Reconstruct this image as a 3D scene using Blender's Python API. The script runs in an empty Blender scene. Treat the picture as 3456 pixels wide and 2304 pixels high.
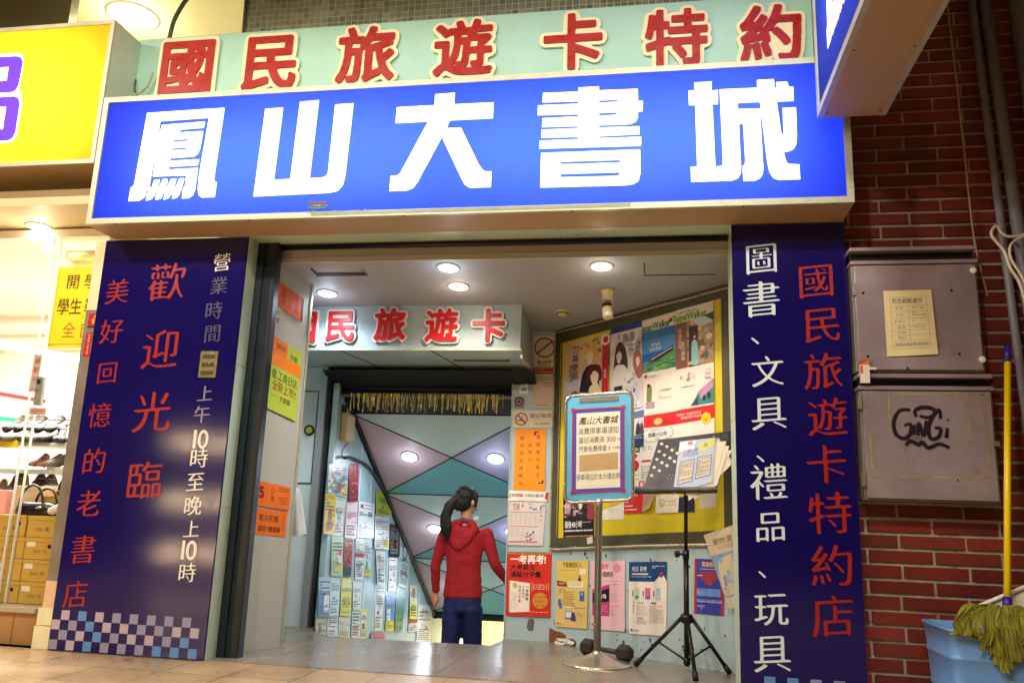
import bpy, bmesh, math, random
import numpy as np
from mathutils import Vector, Matrix
from mathutils.geometry import tessellate_polygon
random.seed(11); np.random.seed(11)
sc = bpy.context.scene; col = sc.collection
# ------------------------------------------------ camera, sky, exposure
cam = bpy.data.cameras.new('camera'); co = bpy.data.objects.new('camera', cam); col.objects.link(co)
cr, cu, cf = Vector((.98511453,.16822593,.03534678)), Vector((.00114863,-.21206221,.97725549)), Vector((-.17189543,.96266799,.20909879))
co.matrix_world = Matrix(((cr.x,cu.x,-cf.x,0),(cr.y,cu.y,-cf.y,-5.017),(cr.z,cu.z,-cf.z,.9245),(0,0,0,1)))
cam.sensor_width = 36; cam.lens = 29.09; cam.clip_start = .05; cam.clip_end = 500; sc.camera = co
w = bpy.data.worlds.new('World'); sc.world = w; w.use_nodes = True
nt = w.node_tree; sky = nt.nodes.new('ShaderNodeTexSky'); sky.sky_type = 'NISHITA'; sky.sun_disc = False
sky.sun_elevation = math.radians(-4); sky.sun_rotation = math.radians(200)
nt.links.new(sky.outputs[0], nt.nodes['Background'].inputs[0]); nt.nodes['Background'].inputs[1].default_value = .15
sc.view_settings.view_transform = 'Standard'; sc.view_settings.look = 'None'; sc.view_settings.gamma = 1
sc.view_settings.exposure = 0.0
sc.cycles.use_denoising = True; sc.cycles.max_bounces = 7; sc.cycles.diffuse_bounces = 4; sc.cycles.glossy_bounces = 3
sc.cycles.transparent_max_bounces = 6; sc.cycles.transmission_bounces = 4; sc.cycles.sample_clamp_indirect = 6
sc.cycles.caustics_reflective = False; sc.cycles.caustics_refractive = False
# ------------------------------------------------ materials
def lin(h):
    h = h.lstrip('#'); v = [int(h[i:i+2], 16)/255 for i in (0,2,4)]
    return tuple((x/12.92 if x <= .04045 else ((x+.055)/1.055)**2.4) for x in v)
_m = {}
def mat(name, c, rough=.5, metal=0., var=.0, vs=6., bump=0., bs=80., emit=None, es=0., stain=None, ss=3., st=.58, spec=.5, trans=0., coat=0., stretch=None):
    if name in _m: return _m[name]
    m = bpy.data.materials.new(name); m.use_nodes = True; n = m.node_tree; N = n.nodes; Lk = n.links; b = N['Principled BSDF']
    if isinstance(c, str): c = lin(c)
    b.inputs['Base Color'].default_value = (*c, 1); b.inputs['Roughness'].default_value = rough; b.inputs['Metallic'].default_value = metal
    b.inputs['Specular IOR Level'].default_value = spec
    if coat: b.inputs['Coat Weight'].default_value = coat; b.inputs['Coat Roughness'].default_value = .12
    tc = N.new('ShaderNodeTexCoord'); vec = tc.outputs['Object']
    if stretch:
        mp = N.new('ShaderNodeMapping'); mp.inputs['Scale'].default_value = stretch; Lk.new(vec, mp.inputs[0]); vec = mp.outputs[0]
    out = None
    if var:
        no = N.new('ShaderNodeTexNoise'); no.inputs['Scale'].default_value = vs; no.inputs['Detail'].default_value = 6; no.inputs['Roughness'].default_value = .65
        Lk.new(vec, no.inputs['Vector'])
        mr = N.new('ShaderNodeMapRange'); mr.inputs[1].default_value = .3; mr.inputs[2].default_value = .7; mr.inputs[3].default_value = 1-var; mr.inputs[4].default_value = 1+var
        Lk.new(no.outputs[0], mr.inputs[0])
        mx = N.new('ShaderNodeVectorMath'); mx.operation = 'SCALE'; mx.inputs[0].default_value = c; Lk.new(mr.outputs[0], mx.inputs['Scale']); out = mx.outputs[0]
        rr = N.new('ShaderNodeMapRange'); rr.inputs[1].default_value = .3; rr.inputs[2].default_value = .7; rr.inputs[3].default_value = rough*.8; rr.inputs[4].default_value = min(1, rough*1.25)
        Lk.new(no.outputs[0], rr.inputs[0]); Lk.new(rr.outputs[0], b.inputs['Roughness'])
    if stain:
        if isinstance(stain, str): stain = lin(stain)
        n2 = N.new('ShaderNodeTexNoise'); n2.inputs['Scale'].default_value = ss; n2.inputs['Detail'].default_value = 9; n2.inputs['Roughness'].default_value = .7
        Lk.new(vec, n2.inputs['Vector'])
        r2 = N.new('ShaderNodeMapRange'); r2.inputs[1].default_value = st; r2.inputs[2].default_value = st+.12; Lk.new(n2.outputs[0], r2.inputs[0])
        mi = N.new('ShaderNodeMix'); mi.data_type = 'RGBA'; Lk.new(r2.outputs[0], mi.inputs[0]); mi.inputs[7].default_value = (*stain, 1)
        if out: Lk.new(out, mi.inputs[6])
        else: mi.inputs[6].default_value = (*c, 1)
        out = mi.outputs[2]
    if out: Lk.new(out, b.inputs['Base Color'])
    if bump:
        n3 = N.new('ShaderNodeTexNoise'); n3.inputs['Scale'].default_value = bs; n3.inputs['Detail'].default_value = 5; Lk.new(vec, n3.inputs['Vector'])
        bp = N.new('ShaderNodeBump'); bp.inputs['Strength'].default_value = bump; bp.inputs['Distance'].default_value = .01; Lk.new(n3.outputs[0], bp.inputs['Height']); Lk.new(bp.outputs[0], b.inputs['Normal'])
    if emit:
        b.inputs['Emission Color'].default_value = (*(lin(emit) if isinstance(emit, str) else emit), 1); b.inputs['Emission Strength'].default_value = es
    if trans: b.inputs['Transmission Weight'].default_value = trans
    _m[name] = m; return m
def pm(h, kind='paper'):                       # a printed colour
    return mat('print '+h, h, .38, spec=.4, var=.04, vs=14)
def sheet_glow(name, h):                       # translucent sign sheet lit from behind by its tubes
    m = bpy.data.materials.new(name); m.use_nodes = True; n = m.node_tree; n.nodes.clear()
    o = n.nodes.new('ShaderNodeOutputMaterial'); t = n.nodes.new('ShaderNodeBsdfTranslucent'); g = n.nodes.new('ShaderNodeBsdfPrincipled')
    c = (*lin(h), 1) if isinstance(h, str) else (*h, 1); t.inputs[0].default_value = c; g.inputs[0].default_value = c; g.inputs['Roughness'].default_value = .5; g.inputs['Specular IOR Level'].default_value = .3
    no = n.nodes.new('ShaderNodeTexNoise'); no.inputs['Scale'].default_value = 2.2; no.inputs['Detail'].default_value = 8
    tc = n.nodes.new('ShaderNodeTexCoord'); n.links.new(tc.outputs['Object'], no.inputs['Vector'])
    mr = n.nodes.new('ShaderNodeMapRange'); mr.inputs[3].default_value = .82; mr.inputs[4].default_value = 1.15; n.links.new(no.outputs[0], mr.inputs[0])
    sc_ = n.nodes.new('ShaderNodeVectorMath'); sc_.operation = 'SCALE'; sc_.inputs[0].default_value = c[:3]; n.links.new(mr.outputs[0], sc_.inputs['Scale']); n.links.new(sc_.outputs[0], t.inputs[0])
    mx = n.nodes.new('ShaderNodeMixShader'); mx.inputs[0].default_value = .25
    n.links.new(t.outputs[0], mx.inputs[1]); n.links.new(g.outputs[0], mx.inputs[2]); n.links.new(mx.outputs[0], o.inputs[0]); return m
def island(name, cols, rough=.5, bump=.3, bs=60, spec=.5, stain=None):            # a colour per loose piece (bricks, tiles)
    m = mat(name, cols[0], rough, bump=bump, bs=bs, spec=spec); n = m.node_tree; g = n.nodes.new('ShaderNodeNewGeometry'); r = n.nodes.new('ShaderNodeValToRGB')
    el = r.color_ramp.elements
    while len(el) < len(cols): el.new(.5)
    for i, c in enumerate(cols): el[i].position = i/(len(cols)-1); el[i].color = (*lin(c), 1)
    n.links.new(g.outputs['Random Per Island'], r.inputs[0])
    no = n.nodes.new('ShaderNodeTexNoise'); no.inputs['Scale'].default_value = 3; no.inputs['Detail'].default_value = 8
    tc = n.nodes.new('ShaderNodeTexCoord'); n.links.new(tc.outputs['Object'], no.inputs['Vector'])
    mr = n.nodes.new('ShaderNodeMapRange'); mr.inputs[1].default_value = .3; mr.inputs[2].default_value = .7; mr.inputs[3].default_value = .65; mr.inputs[4].default_value = 1.25; n.links.new(no.outputs[0], mr.inputs[0])
    s = n.nodes.new('ShaderNodeVectorMath'); s.operation = 'SCALE'; n.links.new(r.outputs[0], s.inputs[0]); n.links.new(mr.outputs[0], s.inputs['Scale'])
    n.links.new(s.outputs[0], n.nodes['Principled BSDF'].inputs['Base Color']); return m
def glass(name):
    m = bpy.data.materials.new(name); m.use_nodes = True; n = m.node_tree; n.nodes.clear()
    o = n.nodes.new('ShaderNodeOutputMaterial'); t = n.nodes.new('ShaderNodeBsdfTransparent'); t.inputs[0].default_value = (.95,.97,.96,1)
    g = n.nodes.new('ShaderNodeBsdfGlossy'); g.inputs['Roughness'].default_value = .02; f = n.nodes.new('ShaderNodeLayerWeight'); f.inputs[0].default_value = .5; pw = n.nodes.new('ShaderNodeMath'); pw.operation = 'POWER'; pw.inputs[1].default_value = 5; n.links.new(f.outputs['Facing'], pw.inputs[0])
    ad = n.nodes.new('ShaderNodeMath'); ad.operation = 'ADD'; ad.inputs[1].default_value = .035; n.links.new(pw.outputs[0], ad.inputs[0])
    mx = n.nodes.new('ShaderNodeMixShader'); n.links.new(ad.outputs[0], mx.inputs[0]); n.links.new(t.outputs[0], mx.inputs[1]); n.links.new(g.outputs[0], mx.inputs[2]); n.links.new(mx.outputs[0], o.inputs[0]); return m
# measured outlines, in metres on their own walls
DATA_Q = {"desk":["MS",[0.117,0.376],[0.6,0.439],[0.479,0.0],[0.0,-0.0]],"leaflet":["MS",[0.257,0.353],[0.493,0.381],[0.452,0.066],[0.198,-0.018]],"pap1":["MS",[0.342,0.346],[0.513,0.387],[0.595,0.208],[0.378,-0.017]],"pap2":["MS",[0.305,0.261],[0.601,0.297],[0.401,0.017],[0.297,-0.058]],"sframe":["STD",[-0.609,1.768],[-0.181,1.802],[-0.185,1.103],[-0.612,1.07]],"spurple":["STD",[-0.583,1.693],[-0.218,1.738],[-0.229,1.136],[-0.583,1.107]],"spaper":["STD",[-0.553,1.679],[-0.245,1.708],[-0.245,1.162],[-0.56,1.142]],"sclip":["STD",[-0.528,1.785],[-0.239,1.821],[-0.24,1.8],[-0.527,1.757]],"bluest":["SIGN",[-2.193,2.86],[-2.063,2.859],[-2.058,2.801],[-2.188,2.803]],"board_out":["A",[-0.008,2.473],[1.622,2.592],[1.639,0.809],[0.003,0.704]],"board_in":["A",[0.093,2.375],[1.568,2.522],[1.543,0.921],[0.066,0.78]],"manga":["A",[0.11,2.346],[0.564,2.359],[0.565,1.794],[0.104,1.784]],"infinite":["A",[0.572,2.413],[0.875,2.435],[0.889,1.772],[0.572,1.748]],"figures":["A",[0.767,1.773],[0.897,1.789],[0.898,1.48],[0.769,1.478]],"japan":["A",[0.875,2.429],[1.171,2.457],[1.184,1.721],[0.878,1.704]],"taipei":["A",[1.177,2.468],[1.497,2.488],[1.493,1.748],[1.185,1.726]],"tsum":["A",[0.867,1.7],[1.494,1.744],[1.484,1.184],[0.858,1.16]],"six":["A",[0.754,1.479],[0.86,1.484],[0.861,1.16],[0.756,1.154]],"redlow":["A",[0.718,1.141],[0.891,1.154],[0.888,0.999],[0.719,0.99]],"curl":["A",[0.895,1.142],[1.004,1.154],[0.964,1.03],[0.892,1.002]],"gold":["A",[1.004,1.125],[1.198,1.132],[1.193,1.009],[1.004,0.999]],"navy":["A",[1.197,1.12],[1.323,1.127],[1.321,1.014],[1.179,1.008]],"cardr":["A",[1.324,1.141],[1.493,1.147],[1.491,1.05],[1.323,1.034]],"whiten":["A",[0.499,1.066],[0.715,1.071],[0.716,0.949],[0.501,0.939]],"dark48":["A",[0.117,1.142],[0.432,1.159],[0.439,0.733],[0.135,0.712]],"estate":["A",[0.061,0.614],[0.383,0.637],[0.382,0.143],[0.066,0.123]],"pink":["A",[0.407,0.634],[0.728,0.656],[0.732,0.163],[0.417,0.146]],"diwu":["A",[0.764,0.648],[1.093,0.67],[1.085,0.173],[0.765,0.153]],"hero":["A",[1.317,0.704],[1.538,0.709],[1.535,0.354],[1.308,0.348]],"scroll":["A",[1.398,0.863],[1.651,0.941],[1.686,0.411],[1.595,0.41]],"hole":["A",[0.006,0.093],[0.276,0.059],[0.277,0.014],[0.009,0.004]],"nosm1":["PIL",[-1.015,2.432],[-0.827,2.433],[-0.825,2.092],[-1.009,2.091]],"paper1":["PIL",[-1.004,2.082],[-0.823,2.083],[-0.834,1.823],[-1.016,1.821]],"hp":["PIL",[-1.123,2.046],[-1.05,2.048],[-1.047,1.94],[-1.121,1.939]],"round":["PIL",[-1.161,1.914],[-1.079,1.915],[-1.078,1.823],[-1.16,1.822]],"nosm2":["PIL",[-1.175,1.797],[-0.825,1.806],[-0.83,1.662],[-1.172,1.657]],"orangev":["PIL",[-1.145,1.648],[-0.889,1.653],[-0.887,1.149],[-1.143,1.15]],"strip":["PIL",[-1.182,1.148],[-0.855,1.149],[-0.866,1.069],[-1.184,1.067]],"cal":["PIL",[-1.181,1.063],[-0.875,1.064],[-0.891,0.725],[-1.173,0.718]],"redp":["PIL",[-1.175,0.666],[-0.818,0.678],[-0.818,0.187],[-1.168,0.184]],"lor":["L",[0.057,2.539],[0.326,2.475],[0.327,2.292],[0.056,2.36]],"lwh":["L",[0.049,2.336],[0.097,2.355],[0.102,2.202],[0.049,2.206]],"l2020":["L",[0.048,2.137],[0.362,2.062],[0.349,1.559],[0.047,1.618]],"lor5":["L",[0.042,1.117],[0.362,1.087],[0.37,0.927],[0.049,0.952]],"lor6":["L",[0.047,0.936],[0.359,0.912],[0.356,0.742],[0.052,0.763]],"yelpost":["GLA",[-4.315,2.606],[-3.933,2.607],[-3.936,2.004],[-4.304,2.002]],"luyin":["GLA",[-4.392,1.952],[-4.326,1.952],[-4.327,1.679],[-4.394,1.682]],"small":["GLA",[-4.365,1.57],[-4.233,1.57],[-4.231,1.521],[-4.361,1.521]],"cam":["GLA",[-4.329,1.794],[-4.267,1.791],[-4.265,1.582],[-4.326,1.588]],"cabpap":["CAB",[1.295,2.288],[1.552,2.292],[1.563,1.914],[1.294,1.9]],"gar":["PAN",[-3.914,2.223],[-3.832,2.224],[-3.831,2.123],[-3.916,2.123]],"gar2":["PAN",[-3.916,2.085],[-3.831,2.088],[-3.834,1.918],[-3.918,1.917]],"ledge":["PAN",[-3.003,1.942],[-2.875,1.946],[-2.878,1.768],[-2.998,1.767]],"st00":["ST",[1.602,1.315],[2.043,1.361],[2.037,1.053],[1.602,1.079]],"st01":["ST",[2.056,1.341],[2.28,1.372],[2.307,1.03],[2.087,1.019]],"st02":["ST",[1.572,1.076],[1.8,1.066],[1.817,0.736],[1.585,0.749]],"st03":["ST",[1.806,1.061],[2.023,1.053],[2.028,0.727],[1.823,0.734]],"st04":["ST",[2.073,1.019],[2.323,1.025],[2.333,0.697],[2.059,0.711]],"st05":["ST",[2.368,1.032],[2.796,1.015],[2.813,0.694],[2.37,0.707]],"st06":["ST",[2.836,1.15],[3.554,1.074],[3.291,0.908],[2.852,0.915]],"st07":["ST",[2.853,0.908],[3.292,0.906],[3.305,0.576],[2.869,0.594]],"st08":["ST",[3.327,0.832],[3.693,0.808],[3.679,0.487],[3.358,0.505]],"st09":["ST",[1.785,0.727],[2.037,0.724],[2.067,0.387],[1.81,0.405]],"st10":["ST",[2.07,0.699],[2.274,0.693],[2.27,0.368],[2.088,0.393]],"st11":["ST",[2.362,0.702],[2.583,0.693],[2.63,0.32],[2.4,0.34]],"st12":["ST",[2.599,0.692],[2.816,0.683],[2.838,0.34],[2.629,0.357]],"st13":["ST",[1.577,0.409],[1.82,0.395],[1.817,0.075],[1.596,0.098]],"st14":["ST",[1.826,0.39],[2.042,0.377],[2.04,0.067],[1.821,0.08]],"st15":["ST",[2.084,0.374],[2.315,0.36],[2.336,0.032],[2.089,0.058]],"st16":["ST",[2.365,0.335],[2.598,0.32],[2.592,0.058],[2.39,0.079]],"st17":["ST",[2.942,0.576],[3.214,0.562],[3.229,0.232],[3.011,0.253]],"st18":["ST",[3.399,0.492],[3.66,0.48],[3.659,0.144],[3.412,0.162]],"st19":["ST",[3.739,0.594],[4.095,0.554],[4.096,0.13],[3.742,0.191]],"st20":["ST",[4.176,0.174],[4.448,0.155],[4.466,-0.22],[4.209,-0.193]],"st21":["ST",[3.013,0.241],[3.287,0.22],[3.267,-0.201],[3.069,-0.183]],"st22":["ST",[3.364,0.12],[3.681,0.095],[3.656,-0.253],[3.389,-0.221]],"st23":["ST",[3.695,0.07],[4.048,0.047],[3.949,-0.293],[3.698,-0.263]],"st24":["ST",[1.592,0.095],[1.804,0.074],[1.798,-0.07],[1.586,-0.044]],"st25":["ST",[1.828,0.082],[2.042,0.06],[2.051,-0.106],[1.824,-0.076]],"st26":["ST",[2.078,0.054],[2.343,0.027],[2.352,-0.153],[2.079,-0.114]],"st27":["ST",[2.407,0.07],[2.602,0.055],[2.614,-0.191],[2.412,-0.16]],"st28":["ST",[2.612,0.066],[2.827,0.051],[2.827,-0.223],[2.631,-0.196]],"st29":["ST",[2.983,-0.178],[3.363,-0.224],[3.362,-0.302],[2.928,-0.236]],"st30":["ST",[4.233,-0.199],[4.561,-0.22],[4.569,-0.367],[4.216,-0.331]],"st31":["ST",[4.59,-0.081],[5.226,-0.139],[5.165,-0.565],[4.569,-0.481]]}
DATA_CH = {"lp_red":[["美",-3.689,2.365,0.183],["好",-3.69,2.082,0.179],["回",-3.679,1.793,0.156],["憶",-3.69,1.503,0.171],["的",-3.685,1.197,0.178],["老",-3.68,0.921,0.18],["書",-3.675,0.628,0.187],["店",-3.683,0.347,0.176]],"lp_big":[["歡",-3.319,2.429,0.276],["迎",-3.304,1.954,0.277],["光",-3.307,1.529,0.28],["臨",-3.301,1.079,0.259]],"lp_wh":[["營",-2.925,2.564,0.131],["業",-2.928,2.399,0.129],["時",-2.946,2.225,0.128],["間",-2.936,2.065,0.126],["上",-2.941,1.659,0.111],["午",-2.946,1.52,0.12],["10",-2.933,1.362,0.125],["時",-2.932,1.235,0.13],["至",-2.938,1.083,0.128],["晚",-2.937,0.931,0.126],["上",-2.928,0.786,0.114],["10",-2.927,0.659,0.123],["時",-2.924,0.517,0.122]],"rp_wh":[["圖",0.63,2.521,0.2],["書",0.623,2.266,0.228],["、",0.631,2.063,0.161],["文",0.647,1.825,0.189],["具",0.647,1.579,0.206],["、",0.641,1.362,0.151],["禮",0.636,1.18,0.213],["品",0.636,0.93,0.174],["、",0.63,0.713,0.143],["玩",0.628,0.482,0.187],["具",0.626,0.247,0.206]],"rp_red":[["國",0.942,2.376,0.217],["民",0.966,2.107,0.223],["旅",0.961,1.827,0.223],["遊",0.974,1.558,0.228],["卡",0.956,1.287,0.228],["特",0.963,1.014,0.241],["約",0.963,0.728,0.235],["店",0.956,0.46,0.23]],"top":[["國",-3.374,4.072,0.454],["民",-2.722,4.072,0.445],["旅",-2.004,4.079,0.426],["遊",-1.306,4.082,0.417],["卡",-0.552,4.079,0.411],["特",0.131,4.06,0.409],["約",0.733,4.048,0.4]],"beam":[["國",-2.857,2.371,0.29],["民",-2.487,2.381,0.28],["旅",-2.076,2.386,0.284],["遊",-1.655,2.377,0.288],["卡",-1.282,2.375,0.285]]}
DATA_MS = {"O":[-0.095,0.57,1.123],"u":[0.9997,0.0,0.023],"v":[-0.0218,0.3199,0.9472],"n":[-0.0073,-0.9475,0.3198],"holes":[[0.137,0.347],[0.171,0.327],[0.204,0.301],[0.119,0.292],[0.153,0.266],[0.188,0.245],[0.103,0.235],[0.135,0.211],[0.168,0.19],[0.217,0.22],[0.238,0.279],[0.083,0.178],[0.117,0.154],[0.066,0.12],[0.558,0.402],[0.547,0.345]],"clip":[0.488,0.386]}
DATA_LET = [[[[[-3.427,3.543],[-2.858,3.551],[-2.874,3.042],[-2.866,3.022],[-2.852,3.02],[-2.854,2.916],[-2.945,2.915],[-2.968,2.932],[-2.98,2.971],[-2.984,3.051],[-2.963,3.485],[-3.322,3.478],[-3.324,3.376],[-3.309,3.401],[-3.294,3.4],[-3.323,3.31],[-3.33,3.308],[-3.338,2.989],[-3.355,2.974],[-3.363,2.931],[-3.399,2.907],[-3.476,2.907],[-3.473,3.001],[-3.456,3.013],[-3.45,3.031]],[[-3.304,3.449],[-2.989,3.458],[-2.994,3.414],[-3.161,3.409],[-3.175,3.387],[-2.994,3.389],[-3.002,3.262],[-3.013,3.227],[-3.039,3.209],[-3.212,3.203],[-3.212,3.182],[-2.999,3.187],[-3.003,3.145],[-3.213,3.142],[-3.212,3.121],[-3.0,3.125],[-3.001,2.977],[-3.011,2.935],[-3.037,2.915],[-3.087,2.913],[-3.087,2.98],[-3.075,3.007],[-3.075,3.076],[-3.32,3.077],[-3.321,3.307],[-3.312,3.342],[-3.288,3.4],[-3.309,3.401]],[[-3.205,3.336],[-3.099,3.339],[-3.099,3.322],[-3.204,3.319]],[[-3.208,3.275],[-3.1,3.278],[-3.101,3.261],[-3.208,3.258]],[[-3.306,3.053],[-3.268,3.053],[-3.275,2.989],[-3.296,2.934],[-3.31,2.915],[-3.348,2.906],[-3.346,2.946],[-3.332,2.989],[-3.315,3.008]],[[-3.245,3.054],[-3.209,3.054],[-3.215,2.99],[-3.233,2.943],[-3.243,2.916],[-3.279,2.91],[-3.275,2.974],[-3.259,3.006]],[[-3.184,3.055],[-3.147,3.055],[-3.157,2.988],[-3.172,2.941],[-3.187,2.918],[-3.22,2.908],[-3.214,2.974],[-3.2,3.006]],[[-3.124,3.055],[-3.09,3.056],[-3.099,2.991],[-3.112,2.939],[-3.126,2.92],[-3.159,2.912],[-3.154,2.974],[-3.138,3.006]]],[[[-2.561,3.528],[-2.436,3.53],[-2.449,3.02],[-2.335,3.022],[-2.319,3.565],[-2.188,3.57],[-2.203,3.022],[-2.123,3.022],[-2.088,3.033],[-2.08,3.059],[-2.071,3.532],[-1.946,3.534],[-1.962,3.029],[-1.973,2.967],[-2.003,2.93],[-2.058,2.918],[-2.579,2.91]]],[[[-1.397,3.567],[-1.268,3.57],[-1.269,3.49],[-1.012,3.488],[-1.013,3.381],[-1.289,3.381],[-1.312,3.327],[-1.216,3.326],[-1.091,3.076],[-1.06,3.032],[-1.04,3.023],[-1.006,3.023],[-1.007,2.92],[-1.141,2.92],[-1.173,2.943],[-1.197,2.985],[-1.337,3.27],[-1.449,3.035],[-1.479,2.97],[-1.506,2.93],[-1.55,2.915],[-1.659,2.916],[-1.657,3.015],[-1.616,3.018],[-1.597,3.03],[-1.433,3.38],[-1.65,3.38],[-1.648,3.489],[-1.398,3.49]]],[[[-0.476,3.559],[-0.349,3.56],[-0.349,3.533],[-0.111,3.529],[-0.109,3.448],[-0.08,3.447],[-0.081,3.38],[-0.109,3.38],[-0.109,3.343],[-0.12,3.316],[-0.145,3.301],[-0.177,3.297],[-0.346,3.3],[-0.346,3.284],[-0.101,3.28],[-0.1,3.229],[-0.345,3.227],[-0.345,3.213],[-0.09,3.211],[-0.09,3.153],[-0.711,3.162],[-0.71,3.214],[-0.472,3.213],[-0.473,3.229],[-0.701,3.234],[-0.701,3.287],[-0.474,3.286],[-0.474,3.301],[-0.698,3.305],[-0.697,3.364],[-0.474,3.364],[-0.475,3.381],[-0.728,3.387],[-0.727,3.452],[-0.475,3.45],[-0.475,3.468],[-0.699,3.473],[-0.698,3.535],[-0.475,3.532]],[[-0.348,3.467],[-0.233,3.466],[-0.233,3.45],[-0.348,3.45]],[[-0.347,3.382],[-0.232,3.382],[-0.234,3.369],[-0.255,3.362],[-0.347,3.363]],[[-0.699,3.132],[-0.095,3.129],[-0.094,2.972],[-0.104,2.929],[-0.134,2.908],[-0.183,2.902],[-0.698,2.906]],[[-0.577,3.07],[-0.215,3.067],[-0.215,3.049],[-0.577,3.052]],[[-0.575,2.989],[-0.214,2.987],[-0.218,2.969],[-0.238,2.963],[-0.575,2.967]]],[[[0.229,3.551],[0.332,3.551],[0.331,3.492],[0.367,3.494],[0.366,3.402],[0.334,3.403],[0.345,3.0],[0.371,3.002],[0.386,3.007],[0.389,3.04],[0.378,3.497],[0.597,3.495],[0.597,3.546],[0.694,3.546],[0.696,3.491],[0.71,3.491],[0.706,3.526],[0.769,3.524],[0.779,3.49],[0.803,3.489],[0.803,3.4],[0.706,3.4],[0.728,3.171],[0.735,3.188],[0.739,3.207],[0.739,3.357],[0.814,3.356],[0.813,3.175],[0.807,3.122],[0.792,3.094],[0.768,3.081],[0.735,3.077],[0.745,3.025],[0.756,3.001],[0.82,2.995],[0.822,2.903],[0.703,2.904],[0.673,2.916],[0.653,2.953],[0.642,3.01],[0.61,3.403],[0.48,3.404],[0.482,3.362],[0.609,3.359],[0.618,2.973],[0.612,2.94],[0.597,2.917],[0.567,2.903],[0.504,2.904],[0.5,2.995],[0.514,3.011],[0.517,3.035],[0.51,3.267],[0.485,3.268],[0.492,2.997],[0.489,2.95],[0.473,2.922],[0.438,2.909],[0.204,2.91],[0.203,3.003],[0.24,3.005],[0.233,3.404],[0.196,3.405],[0.194,3.5],[0.229,3.499]]]],[[[-4.688,4.061],[-4.537,4.053],[-4.5,4.039],[-4.478,3.999],[-4.483,3.82],[-4.5,3.78],[-4.534,3.767],[-4.633,3.767]],[[-4.671,3.969],[-4.589,3.97],[-4.586,3.862],[-4.65,3.856]],[[-4.627,3.736],[-4.504,3.735],[-4.465,3.719],[-4.447,3.677],[-4.441,3.456],[-4.457,3.411],[-4.49,3.395],[-4.563,3.393]],[[-4.612,3.657],[-4.551,3.657],[-4.546,3.484],[-4.579,3.481]]],[[[-4.692,4.083],[-4.529,4.077],[-4.491,4.057],[-4.477,4.017],[-4.47,3.784],[-4.443,3.735],[-4.429,3.688],[-4.427,3.444],[-4.447,3.387],[-4.487,3.378],[-4.559,3.375]]]]
# ------------------------------------------------ objects and their names
def tag(o, label=None, cat=None, group=None, kind=None):
    if label: o['label'] = label
    if cat: o['category'] = cat
    if group: o['group'] = group
    if kind: o['kind'] = kind
    return o
def thing(name, label, cat, loc=(0,0,0), group=None, rz=0):
    o = bpy.data.objects.new(name, None); col.objects.link(o); o.location = loc; o.rotation_euler = (0,0,rz); o.empty_display_size = .1
    return tag(o, label, cat, group)
def copy_tree(o, parent=None):
    c = o.copy(); col.objects.link(c)
    if parent: c.parent = parent
    for ch in list(o.children): copy_tree(ch, c)
    return c
def fill(G):                                       # triangles of one outline with its holes
    bm = bmesh.new(); E_ = []
    for l in G:
        vs = [bm.verts.new((x,y,0)) for x,y in l]; E_ += [bm.edges.new((vs[i-1],vs[i])) for i in range(len(vs))]
    bmesh.ops.triangle_fill(bm, edges=E_, use_beauty=True, use_dissolve=False)
    bm.verts.index_update(); pts = [(v.co.x,v.co.y) for v in bm.verts]; tri = [tuple(v.index for v in f.verts) for f in bm.faces]; bm.free()
    return [(tri, pts)]
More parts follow.
